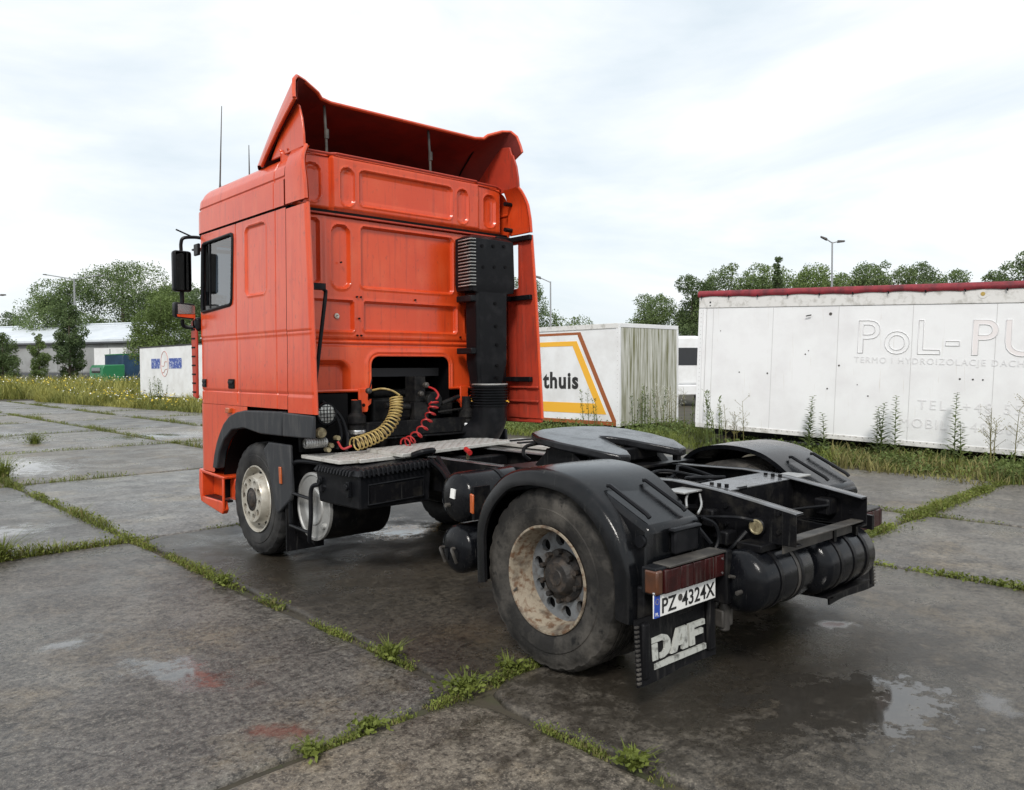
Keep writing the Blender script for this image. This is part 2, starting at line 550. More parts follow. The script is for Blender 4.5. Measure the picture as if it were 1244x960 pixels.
def concrete_mat():
    m = bpy.data.materials.new('wet_concrete')
    m.use_nodes = True
    nt = m.node_tree
    N, L = nt.nodes, nt.links
    b = N['Principled BSDF']
    g = N.new('ShaderNodeNewGeometry')
    oi = N.new('ShaderNodeObjectInfo')

    def noise(scale, detail=6, rough=0.6, st=None, dist=0.0):
        n = N.new('ShaderNodeTexNoise')
        n.inputs['Scale'].default_value = scale
        n.inputs['Detail'].default_value = detail
        n.inputs['Roughness'].default_value = rough
        n.inputs['Distortion'].default_value = dist
        if st:
            mm = N.new('ShaderNodeMapping')
            mm.inputs['Scale'].default_value = st
            L.new(g.outputs['Position'], mm.inputs[0])
            L.new(mm.outputs[0], n.inputs['Vector'])
        else:
            L.new(g.outputs['Position'], n.inputs['Vector'])
        return n.outputs['Fac']

    def rng(f, a, b2, c=0.0, d=1.0):
        r = N.new('ShaderNodeMapRange')
        r.inputs['From Min'].default_value = a
        r.inputs['From Max'].default_value = b2
        r.inputs['To Min'].default_value = c
        r.inputs['To Max'].default_value = d
        L.new(f, r.inputs['Value'])
        return r.outputs[0]

    def math_(op, a, b2):
        n = N.new('ShaderNodeMath')
        n.operation = op
        for i, q in enumerate((a, b2)):
            if isinstance(q, (int, float)):
                n.inputs[i].default_value = q
            else:
                L.new(q, n.inputs[i])
        return n.outputs[0]

    def mix(f, a, b2):
        n = N.new('ShaderNodeMix')
        n.data_type = 'RGBA'
        if isinstance(f, (int, float)):
            n.inputs['Factor'].default_value = f
        else:
            L.new(f, n.inputs['Factor'])
        for k, q in (('A', a), ('B', b2)):
            if isinstance(q, tuple):
                n.inputs[k].default_value = (*q, 1)
            else:
                L.new(q, n.inputs[k])
        return n.outputs['Result']
    edge_n = noise(6.0, 7, 0.72)

    def blob(cx, cy, rx, ry, rot=0.0, soft=0.25, wob=0.9):
        mm = N.new('ShaderNodeMapping')
        mm.vector_type = 'TEXTURE'
        mm.inputs['Location'].default_value = (cx, cy, 0)
        mm.inputs['Rotation'].default_value = (0, 0, rot)
        mm.inputs['Scale'].default_value = (rx, ry, 50)
        L.new(g.outputs['Position'], mm.inputs[0])
        ln = N.new('ShaderNodeVectorMath')
        ln.operation = 'LENGTH'
        L.new(mm.outputs[0], ln.inputs[0])
        d = math_('ADD', ln.outputs['Value'], rng(edge_n, 0.3, 0.7, -wob / 2, wob / 2))
        return rng(d, 1.0 + soft / 2, 1.0 - soft / 2)

    big = noise(0.55, 5, 0.55, dist=0.4)
    med = noise(2.6, 7, 0.65)
    fine = noise(28, 8, 0.75)
    grit = noise(110, 3, 0.7)
    c = mix(rng(med, 0.36, 0.64), (0.058, 0.054, 0.050), (0.140, 0.131, 0.117))
    c = mix(math_('MULTIPLY', rng(big, 0.44, 0.60), 0.8), c, (0.062, 0.058, 0.055))
    # tan silt patches
    c = mix(math_('MULTIPLY', rng(noise(0.9, 6, 0.7), 0.52, 0.66), 0.7), c, (0.150, 0.122, 0.082))
    # dark blotches
    c = mix(math_('MULTIPLY', rng(noise(3.4, 7, 0.8), 0.52, 0.62), 0.85), c, (0.032, 0.030, 0.028))
    # aggregate
    c = mix(math_('MULTIPLY', rng(fine, 0.52, 0.66), 0.7), c, (0.20, 0.188, 0.165))
    c = mix(math_('MULTIPLY', rng(fine, 0.49, 0.38), 0.95), c, (0.018, 0.017, 0.016))
    c = mix(math_('MULTIPLY', rng(grit, 0.56, 0.70), 0.8), c, (0.26, 0.245, 0.22))
    c = mix(math_('MULTIPLY', rng(grit, 0.44, 0.32), 0.7), c, (0.02, 0.019, 0.018))
    pits = noise(13, 9, 0.82)
    c = mix(math_('MULTIPLY', rng(pits, 0.47, 0.37), 0.85), c, (0.014, 0.013, 0.012))
    c = mix(math_('MULTIPLY', rng(pits, 0.55, 0.68), 0.5), c, (0.215, 0.198, 0.168))
    # hairline cracks
    vo = N.new('ShaderNodeTexVoronoi')
    vo.feature = 'DISTANCE_TO_EDGE'
    vo.inputs['Scale'].default_value = 0.42
    wv = N.new('ShaderNodeVectorMath')
    wv.operation = 'ADD'
    cn = N.new('ShaderNodeTexNoise')
    cn.inputs['Scale'].default_value = 2.2
    cn.inputs['Detail'].default_value = 6
    L.new(g.outputs['Position'], cn.inputs['Vector'])
    sc_ = N.new('ShaderNodeVectorMath')
    sc_.operation = 'SCALE'
    sc_.inputs['Scale'].default_value = 0.7
    L.new(cn.outputs['Color'], sc_.inputs[0])
    L.new(g.outputs['Position'], wv.inputs[0])
    L.new(sc_.outputs[0], wv.inputs[1])
    L.new(wv.outputs[0], vo.inputs['Vector'])
    crack = math_('MULTIPLY', rng(vo.outputs['Distance'], 0.006, 0.001), rng(noise(0.6, 2), 0.5, 0.56))
    c = mix(math_('MULTIPLY', crack, 0.7), c, (0.02, 0.018, 0.016))
    # slabs differ from each other
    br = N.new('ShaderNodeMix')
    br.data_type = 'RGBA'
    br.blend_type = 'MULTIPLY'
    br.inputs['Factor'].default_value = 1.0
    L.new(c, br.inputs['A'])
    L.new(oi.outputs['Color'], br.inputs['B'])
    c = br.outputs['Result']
    # wet oily patches behind and beside the truck, its shadow deepened in their colour
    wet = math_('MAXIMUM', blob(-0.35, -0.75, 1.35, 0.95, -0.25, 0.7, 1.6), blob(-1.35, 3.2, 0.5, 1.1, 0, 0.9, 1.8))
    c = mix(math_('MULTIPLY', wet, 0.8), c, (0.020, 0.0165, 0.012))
    # standing water
    pud = blob(-0.40, -1.32, 0.50, 0.36, -0.6, 0.18, 1.7)
    for a in ((-2.70, 1.36, 0.13, 0.34, 0.35), (-2.64, 0.33, 0.07, 0.15, 0.9), (-3.05, 2.36, 0.15, 0.07, 0.4), (0.37, 3.75, 0.35, 0.28, 0),
              (0.75, -0.72, 0.13, 0.05, -0.6), (-2.9, 6.6, 0.5, 0.3, 0.1), (-1.3, 13, 0.5, 1.3, 0),
              (-1.6, 20.5, 1.6, 1.6, 0), (2.6, 18, 1.3, 0.9, 0), (0.15, -1.85, 0.12, 0.07, 0.5)):
        pud = math_('MAXIMUM', pud, blob(*a, 1.1, 1.9))
    c = mix(math_('MULTIPLY', pud, 0.55), c, (0.045, 0.042, 0.038))
    pud2 = pud
    L.new(c, b.inputs['Base Color'])
    film = rng(noise(1.3, 6, 0.6, dist=0.5), 0.44, 0.64)
    r = math_('ADD', math_('MULTIPLY', film, -0.24), 0.44)
    r = math_('ADD', r, math_('MULTIPLY', rng(fine, 0.35, 0.65), 0.1))
    r = math_('SUBTRACT', r, math_('MULTIPLY', wet, 0.14))
    n = N.new('ShaderNodeMix')
    L.new(pud2, n.inputs['Factor'])
    L.new(r, n.inputs['A'])
    n.inputs['B'].default_value = 0.04
    L.new(n.outputs['Result'], b.inputs['Roughness'])
    L.new(math_('ADD', 0.40, math_('MULTIPLY', pud2, 0.60)), b.inputs['Specular IOR Level'])
    h = math_('ADD', math_('MULTIPLY', fine, 0.7), math_('MULTIPLY', med, 1.6))
    h = math_('ADD', h, math_('MULTIPLY', grit, 0.22))
    h = math_('ADD', h, math_('MULTIPLY', pits, 0.6))
    bp = N.new('ShaderNodeBump')
    bp.inputs['Distance'].default_value = 0.018
    L.new(math_('SUBTRACT', 0.45, math_('MULTIPLY', pud2, 0.44)), bp.inputs['Strength'])
    L.new(h, bp.inputs['Height'])
    L.new(bp.outputs[0], b.inputs['Normal'])
    return m
M['concrete'] = concrete_mat()

def grid_pt(gx, gy):
    """slab lattice, a little askew to the truck"""
    return gx - 0.024 * gy, gy + 0.045 * gx
XJ = [-14.2, -10.0, -5.85, -1.68, 2.58, 5.25, 8.75]
YJ = [-9.9 + 0.17, -4.95, 0.18, 5.33, 10.5, 15.6, 20.8, 26.0, 31.2, 36.4, 41.6, 46.8]
slabs = []
def make_slab(x0, x1, y0, y1):
    gap = 0.032 if y0 < 9 else 0.05
    x0 += gap; x1 -= gap; y0 += gap; y1 -= gap
    out = []
    step = 0.22
    for (a, bq) in (((x0, y0), (x1, y0)), ((x1, y0), (x1, y1)), ((x1, y1), (x0, y1)), ((x0, y1), (x0, y0))):
        n = max(2, int(math.hypot(bq[0] - a[0], bq[1] - a[1]) / step))
        for k in range(n):
            t = k / n
            out.append((a[0] + (bq[0] - a[0]) * t, a[1] + (bq[1] - a[1]) * t))
    cx, cy = (x0 + x1) / 2, (y0 + y1) / 2
    o2 = []
    for i, (x, y) in enumerate(out):
        j = rnd.gauss(0, 0.007) + (rnd.random() < 0.06) * 0.02
        d = math.hypot(cx - x, cy - y)
        corner = (abs(x - x0) < 1e-6 or abs(x - x1) < 1e-6) and (abs(y - y0) < 1e-6 or abs(y - y1) < 1e-6)
        if corner:
            j += 0.05 + rnd.random() * 0.05
        o2.append((x + (cx - x) / d * j, y + (cy - y) / d * j))
    n = len(o2)
    tx, ty = rnd.gauss(0, 0.0010), rnd.gauss(0, 0.0010)
    dz = rnd.uniform(-0.006, 0.0)
    if -1.9 < cx < 2.6 and -5 < cy < 5.4:
        tx = ty = 0.0
        dz = 0.004
    def zz(x, y, z):
        return z + dz + (x - cx) * tx + (y - cy) * ty - 0.004
    def ring(ins, z):
        r = []
        for (x, y) in o2:
            sx = (x - cx) * (1 - ins / max(0.3, (x1 - x0) / 2)) + cx
            sy = (y - cy) * (1 - ins / max(0.3, (y1 - y0) / 2)) + cy
            wx, wy = grid_pt(sx, sy)
            r.append((wx, wy, zz(sx, sy, z)))
        return r
    vs = ring(0, -0.12) + ring(0, -0.022) + ring(0.012, -0.006) + ring(0.045, 0.0)
    fs = []
    for k in range(3):
        for i in range(n):
            i2 = (i + 1) % n
            fs.append((k * n + i, k * n + i2, (k + 1) * n + i2, (k + 1) * n + i))
    fs.append(tuple(3 * n + i for i in range(n)))
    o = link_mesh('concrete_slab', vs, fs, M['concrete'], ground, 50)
    slabs.append(o)
    tone = rnd.uniform(1.2, 1.85)
    warm = rnd.uniform(-0.03, 0.05)
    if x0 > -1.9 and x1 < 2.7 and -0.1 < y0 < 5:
        tone, warm = 0.48, 0.10  # oil-soaked slab under the truck, toned down further to paint a deeper shadow
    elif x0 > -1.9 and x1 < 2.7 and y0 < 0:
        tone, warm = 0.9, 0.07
    elif x1 < -1.6 and y1 < 0.5:
        tone, warm = 1.4, 0.08
    elif x1 < -1.6 and x0 > -6 and y1 < 5.5:
        tone, warm = 1.12, 0.02
    elif y1 < 6 and x0 > 2:
        tone, warm = rnd.uniform(1.1, 1.4), 0.03
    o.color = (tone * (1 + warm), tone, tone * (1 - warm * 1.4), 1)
    return o
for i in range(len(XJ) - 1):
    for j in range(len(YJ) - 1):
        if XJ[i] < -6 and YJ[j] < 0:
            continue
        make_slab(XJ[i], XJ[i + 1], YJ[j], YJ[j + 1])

# ------------------------------------------------------------------ the tractor truck
truck = empty('tractor_truck', (0, 0, 0))
tag(truck, 'orange tractor truck without its trailer, seen from behind on wet concrete', 'truck')
T = truck

# ---- cab shell: plan contour of the left half, from the rear corner round to the front middle
CR = 0.28
L1 = 4.80 - 3.0
L2 = CR * math.pi / 2
L3 = 1.25 - CR
def contour(u):
    u = np.asarray(u, float)
    a = np.clip((u - L1) / CR, 0, math.pi / 2)
    t = np.clip(u - L1 - L2, 0, L3)
    x = -1.25 + CR * (1 - np.cos(a)) + t
    y = 3.0 + np.minimum(u, L1) + CR * np.sin(a)
    y = y + 0.06 * np.where(t > 0, 1 - ((L3 - t) / L3) ** 2, 0)
    return x, y, -np.cos(a), np.sin(a)
us = np.concatenate([np.arange(0, L1, 0.01), np.linspace(L1, L1 + L2, 16)[:-1], np.linspace(L1 + L2, L1 + L2 + L3, 20)])

def groove(d, w=0.012, depth=0.018):
    return depth * sst(1 - np.abs(d) / w)
WIN = [(4.79, 2.935), (4.055, 2.95), (4.095, 2.30), (4.825, 2.262)]
def in_window(y, z, grow=0.0):
    """quad with rounded look (four half planes)"""
    inside = np.ones_like(y, bool)
    cx = sum(p[0] for p in WIN) / 4
    cz = sum(p[1] for p in WIN) / 4
    dmin = np.full_like(y, 1e9)
    for i in range(4):
        (ya, za), (yb, zb) = WIN[i], WIN[(i + 1) % 4]
        nx_, nz_ = -(zb - za), (yb - ya)
        l = math.hypot(nx_, nz_)
        s = ((y - ya) * nx_ + (z - za) * nz_) / l
        if ((cx - ya) * nx_ + (cz - za) * nz_) < 0:
            s = -s
        dmin = np.minimum(dmin, s)
    return dmin > -grow
def side_depth(y, z):
    d = groove(y - 4.0) * (z > 1.385) * (z < 3.03)
    d = d + groove(y - 3.19, 0.011, 0.016)
    d = d + groove(z - 1.49, 0.012, 0.012)
    d = d + 0.006 * sst((2.0 - z) / 0.03) * 1.0 + groove(z - 2.005, 0.012, 0.006)
    s = rr(y, z, 3.37, 3.80, 2.35, 2.97, 0.07)
    d = d + 0.014 * sst(-s / 0.022) + groove(s - 0.004, 0.014, -0.004)
    d = d + groove(y - 4.86, 0.011, 0.014) * (z > 1.385)
    return d
def cab_pos(side, extra=0.0):
    def f(U, V):
        x, y, nx, ny = contour(U)
        d = side_depth(y, V) * (U < L1 + L2 * 0.6) + extra
        x = x + (V - 1.36) * 0.008
        x = x - nx * d
        y = y - ny * d
        lean = np.clip((y - 4.85) / 0.25, 0, 1) * (V - 2.1) * 0.10 * (V > 2.1)
        return (x if side < 0 else -x), y - lean, V
    return f
def is_door(U, V):
    return (U > 1.0) & (U < 1.86) & (V > 1.49)
def is_wscreen(U, V):
    return (U > L1 + L2 * 0.75) & (V > 2.12) & (V < 2.96)
vz = np.arange(1.36, 3.031, 0.0105)
for side in (-1, 1):
    shell = hgrid('cab_side_panel', us, vz, cab_pos(side), lambda U, V: ~is_door(U, V) & ~is_wscreen(U, V), M['orange'], T)
    door = hgrid('door', us, vz, cab_pos(side), lambda U, V: is_door(U, V) & ~in_window(3.0 + U, V), M['orange'], T)
    hgrid('windscreen', us, vz[::4], cab_pos(side, 0.004), lambda U, V: is_wscreen(U, V), M['dark_glass'], T)
    hgrid('cab_lining', us[::3], vz[::3], cab_pos(side, 0.05), lambda U, V: ~(is_door(U, V) & in_window(3.0 + U, V, 0.01)) & ~is_wscreen(U, V), M['interior'], T)
    # window gasket and pane
    X = lambda z: side * (1.25 - (z - 1.36) * 0.008)
    wy = [Vector((X(z), y, z)) for y, z in WIN]
    loop = []
    for i in range(4):
        p, a, b = wy[i], wy[i - 1], wy[(i + 1) % 4]
        rr_ = 0.05
        pa, pb = p + (a - p).normalized() * rr_, p + (b - p).normalized() * rr_
        loop += [pa, pa.lerp(p, 0.55).lerp(p.lerp(pb, 0.45), 0.5) * 1.0, pb]
    g = MB()
    g.tube(loop + [loop[0]], 0.017, 8, caps=False)
    g.build('window_gasket', M['black_plastic'], door)
    g = MB()
    g.add([Vector((X(z) * 0.992, y, z)) for y, z in WIN], [(0, 1, 2, 3)])
    g.build('side_window', M['glass'], door, 0)
    g = MB()
    yb = 4.62
    g.box(X(2.6) * 0.998, X(2.6) * 0.985, yb, yb + 0.025, 2.275, 2.94)
    g.build('window_divider', M['black_plastic'], door)
    # handle recess and grab vents
    g = MB()
    g.box(side * 1.252, side * 1.215, 4.06, 4.20, 1.515, 1.605)
    h = g.build('handle_recess', M['deep'], door, bevel=0.008)
    g = MB()
    g.box(side * 1.262, side * 1.25, 4.075, 4.185, 1.56, 1.59)
    g.build('door_handle', M['black_plastic'], door, bevel=0.006)
    g = MB()
    g.box(side * 1.253, side * 1.225, 4.74, 4.83, 1.52, 1.60)
    for k in range(2):
        g.box(side * 1.258, side * 1.25, 4.745, 4.825, 1.53 + 0.035 * k, 1.553 + 0.035 * k)
    g.build('door_vent', M['black_plastic'], T, bevel=0.004)

# cab interior: seats and steering wheel seen through the window
g = MB(); g.box(-1.15, 1.15, 3.2, 4.95, 1.62, 1.70); g.build('cab_floor', M['interior'], T)
for sx in (-0.75, 0.75):
    g = MB()
    g.box(sx - 0.25, sx + 0.25, 3.75, 4.25, 1.95, 2.1)
    g.box(sx - 0.24, sx + 0.24, 3.68, 3.82, 2.1, 2.62)
    g.box(sx - 0.13, sx + 0.13, 3.68, 3.78, 2.64, 2.85)
    g.build('seat', M['interior'], T, bevel=0.04)
g = MB()
g.tube([(-0.72 + 0.22 * math.cos(a), 4.55 + 0.1 * math.sin(a), 2.25 + 0.2 * math.sin(a)) for a in np.linspace(0, 2 * math.pi, 25)], 0.014, 6)
g.build('steering_wheel', M['black_plastic'], T)
g = MB(); g.box(-1.1, 1.1, 4.62, 4.95, 1.75, 2.18); g.build('dashboard', M['interior'], T, bevel=0.05)

# ---- roof cap
usf = np.concatenate([us, (2 * (L1 + L2 + L3) - us[::-1])[1:]])
UM = L1 + L2 + L3
prof = [(0.0, 3.045), (0.0, 3.15), (0.0, 3.255), (0.014, 3.266), (0.014, 3.278), (0.006, 3.29), (0.012, 3.35), (0.02, 3.372), (0.03, 3.385), (0.045, 3.42), (0.075, 3.455), (0.12, 3.482), (0.2, 3.502), (0.5, 3.518), (1.24, 3.525)]
pv = np.linspace(0, len(prof) - 1, len(prof))
def roof_pos(U, V):
    left = U <= UM
    uu = np.where(left, U, 2 * UM - U)
    x, y, nx, ny = contour(uu)
    ins = np.interp(V, pv, [p[0] for p in prof])
    z = np.interp(V, pv, [p[1] for p in prof])
    x = x * (1 - ins / 1.245) + 0.013 * np.sign(-x) * -1 * 0
    gd = groove(y - 3.19, 0.011, 0.016) * (ins < 0.3)
    x = x - np.sign(x) * gd
    y = 3.0 + (y - 3.0) * (1 - ins * 0.42 - 0.02 * (z - 3.04))
    return np.where(left, x, -x), y, z
hgrid('roof', usf, pv, roof_pos, lambda U, V: U > -1, M['orange'], T)
g = MB()
g.prism([(3.0, 3.028), (4.8, 3.028), (4.8, 3.047), (3.0, 3.047)], 'x', -1.225, 1.225)
g.build('roof_gasket', M['deep'], T)

# ---- rear wall, pressed panels
PAN = [(-0.53, 0.51, 2.41, 2.96, 0.05), (-0.82, -0.63, 2.39, 2.95, 0.085), (0.63, 0.82, 2.39, 2.95, 0.085),
       (-1.30, -0.925, 2.42, 2.98, 0.05), (0.925, 1.30, 2.42, 2.98, 0.05),
       (-1.30, -0.60, 2.015, 2.30, 0.035), (-0.505, 0.55, 2.025, 2.30, 0.035), (0.645, 1.30, 2.015, 2.30, 0.035)]
def wall_depth(x, z):
    d = np.zeros_like(x)
    for (a, b, c, e2, r) in PAN:
        s = rr(x, z, a, b, c, e2, r)
        d = d + 0.030 * sst(-s / 0.022) + groove(s - 0.002, 0.016, -0.006)
    s = np.minimum(rr(x, z, -1.4, -0.64, 1.2, 1.775, 0.12), rr(x, z, 0.70, 1.4, 1.2, 1.775, 0.12))
    d = d + 0.075 * sst(-s / 0.05)
    d = d + groove(z - 1.952, 0.016, 0.016) + groove(z - 1.905, 0.016, 0.014) - groove(z - 1.928, 0.014, 0.006)
    d = d + groove(np.abs(x) - 0.885, 0.02, -0.008) * (z > 2.34)
    d = d + 0.03 * sst((z - 3.0) / 0.03)
    s = rr(x, z, -0.445, 0.45, 0.9, 1.815, 0.09)
    d = d - 0.012 * sst(1 - np.abs(s - 0.03) / 0.03)
    return d
xs = np.arange(-1.21, 1.2101, 0.0105)
zs = np.arange(1.50, 3.0301, 0.0105)
rear = hgrid('rear_wall', xs, zs, lambda U, V: (U, 3.0 + wall_depth(U, V), V),
             lambda U, V: rr(U, V, -0.445, 0.45, 0.9, 1.815, 0.09) > 0, M['orange'], T)
lip = []
for a in np.linspace(0, math.pi / 2, 8):
    lip.append((-0.355 - 0.09 * math.sin(a), 2.996, 1.725 + 0.09 * math.cos(a)))
lp = [(-0.445, 2.996, 1.50)] + lip[::-1]
lp2 = [(0.36 + 0.09 * math.sin(a), 2.996, 1.725 + 0.09 * math.cos(a)) for a in np.linspace(0, math.pi / 2, 8)] + [(0.45, 2.996, 1.50)]
g = MB(); g.tube(lp + lp2, 0.011, 8); g.build('tunnel_lip', M['orange'], rear)
for hp in ([(-1.2, 3.02, 1.502), (-0.68, 3.02, 1.503), (-0.64, 2.998, 1.503), (-0.45, 2.998, 1.503)], [(0.45, 2.998, 1.503), (0.68, 2.998, 1.503), (0.72, 3.02, 1.502), (1.2, 3.02, 1.502)]):
    g = MB(); g.tube(hp, 0.014, 6); g.build('wall_hem', M['orange'], rear)
# bolt heads and a plug on the wall
for (bx, bz) in ((-0.575, 2.33), (-0.535, 2.33), (-0.575, 1.99), (-0.535, 1.99), (0.585, 2.335), (0.585, 2.0), (-0.555, 2.14), (-0.73, 2.62), (0.05, 2.335), (0.575, 2.93)):
    g = MB(); g.cyl((bx, 0, bz), 'y', 0.008, 2.982, 3.001, 8); g.build('bolt', M['deep'], rear)
g = MB(); g.lathe([(0, 0.006), (-0.006, 0.012), (-0.004, 0.022), (0.004, 0.026)], (-0.76, 3.02, 2.155), 'y', 14); g.build('wall_plug', M['pale_rim'], rear)

def roofback_depth(x, z):
    ax = np.abs(x)
    d = 0.045 * sst((ax - 0.80) / 0.035)
    for (a, b, c, e2, r) in ((-0.56, 0.48, 3.125, 3.44, 0.055), (-0.745, -0.60, 3.105, 3.44, 0.07), (0.53, 0.675, 3.105, 3.44, 0.07),
                             (-1.07, -0.90, 3.115, 3.445, 0.08), (0.90, 1.07, 3.115, 3.445, 0.08)):
        s = rr(x, z, a, b, c, e2, r)
        d = d + 0.020 * sst(-s / 0.02) + groove(s - 0.002, 0.014, -0.005)
        d = d + 0.006 * sst(-(s + 0.035) / 0.012)
    d = d + 0.12 * sst((ax - 1.10) / 0.10) ** 2
    d = d + 0.022 * sst((3.09 - z) / 0.04) + 0.03 * sst((z - 3.505) / 0.03)
    return d
zt = np.arange(3.055, 3.541, 0.0095)
hgrid('roof_rear_panel', xs, zt, lambda U, V: (U, 2.965 + roofback_depth(U, V), V + 0.0 * U), lambda U, V: U > -9, M['orange'], T)
g = MB()
g.tube([(-1.19, 3.05, 3.52), (-1.08, 3.01, 3.537), (-0.82, 3.005, 3.54), (-0.78, 2.968, 3.54), (0, 2.966, 3.542), (0.78, 2.968, 3.54), (0.82, 3.005, 3.54), (1.08, 3.01, 3.537), (1.19, 3.05, 3.52)], 0.012, 6)
g.build('roof_rear_trim', M['orange_rough'], T)
g = MB(); g.prism([(-1.2, 3.031), (1.2, 3.031), (1.2, 3.056), (-1.2, 3.056)], 'y', 2.985, 3.05); g.build('roof_seam', M['deep'], T)
g = MB(); g.box(-1.19, 1.19, 2.972, 3.0, 3.014, 3.031); g.build('seam_ledge', M['orange_rough'], T, bevel=0.005)

# ---- engine tunnel behind the opening
g = MB()
g.add([(-0.47, 3.03, 0.9), (0.47, 3.03, 0.9), (0.47, 3.03, 1.84), (-0.47, 3.03, 1.84), (-0.47, 4.6, 0.9), (0.47, 4.6, 0.9), (0.47, 4.6, 1.84), (-0.47, 4.6, 1.84)],
      [(0, 3, 7, 4), (1, 5, 6, 2), (3, 2, 6, 7), (4, 7, 6, 5)])
g.build('engine_tunnel', M['deep'], T, 0, recalc=False)
g = MB()
g.box(-0.30, 0.30, 3.2, 4.7, 0.65, 1.42)
g.box(-0.2, 0.22, 3.05, 3.25, 0.75, 1.25)
g.cyl((0, 0, 0.72), 'y', 0.22, 2.2, 3.1, 24)
for k in range(5):
    g.box(-0.26, 0.26, 3.25 + 0.25 * k, 3.42 + 0.25 * k, 1.42, 1.5)
g.build('engine', M['engine'], T, bevel=0.03)
g = MB()
g.cyl((0.2, 0, 1.39), 'y', 0.085, 2.9, 3.3, 20)
g.box(0.0, 0.12, 2.94, 3.1, 1.38, 1.62)
g.box(-0.02, 0.14, 2.92, 3.0, 1.15, 1.38)
g.box(0.35, 0.5, 3.02, 3.1, 1.25, 1.36)
g.tube([(-0.32, 2.95, 1.36), (-0.05, 2.96, 1.34)], 0.03, 8)
g.tube([(0.3, 2.93, 1.36), (0.52, 2.94, 1.42)], 0.022, 8)
g.tube([(0.25, 2.92, 1.28), (0.56, 2.94, 1.30)], 0.012, 8)
g.build('gearshift_linkage', M['engine'], T, bevel=0.01)
g = MB(); g.box(-0.62, 0.62, 2.9, 2.98, 1.08, 1.22); g.box(-0.62, 0.62, 2.86, 3.0, 1.06, 1.08); g.build('cab_crossbeam', M['black_steel'], T, bevel=0.008)
for sx in (-0.62, 0.62):
    g = MB()
    g.lathe([(1.02, 0.09), (1.08, 0.1), (1.1, 0.075), (1.2, 0.07), (1.22, 0.085), (1.28, 0.085), (1.31, 0.05), (1.42, 0.045)], (sx, 2.95, 0), 'z', 20)
    g.build('cab_spring', M['engine'], T)
    g = MB(); g.lathe([(1.125, 0.081), (1.135, 0.084), (1.15, 0.084), (1.16, 0.081)], (sx, 2.95, 0), 'z', 20); g.build('spring_collar', M['chrome'], T)
for (x0, x1) in ((-0.58, -0.485), (0.565, 0.66)):
    g = MB()
    c = (x0 + x1) / 2
    w = (x1 - x0) / 2
    g.prism([(c - w, 1.52), (c - w, 1.335), (c - w * 0.8, 1.31), (c + w * 0.8, 1.31), (c + w, 1.335), (c + w, 1.52)], 'y', 2.972, 2.99)
    br = g.build('cab_mount_bracket', M['orange'], T, bevel=0.004)
    g = MB()
    g.prism([(x1, 1.41), (x1 + 0.035, 1.425), (x1 + 0.03, 1.385), (x1, 1.36)], 'y', 2.974, 2.988)
    g.build('bracket_ear', M['orange'], br)
    g = MB()
    g.prism([(x0, 1.345), (x0 - 0.02, 1.36), (x0 - 0.075, 1.425), (x0 - 0.02, 1.425), (x0, 1.41)], 'y', 2.974, 2.988)
    g.build('bracket_ear', M['orange'], br)
    g = MB(); g.cyl((c, 0, 1.372), 'y', 0.016, 2.969, 2.985, 12); g.build('bracket_hole', M['deep'], br)

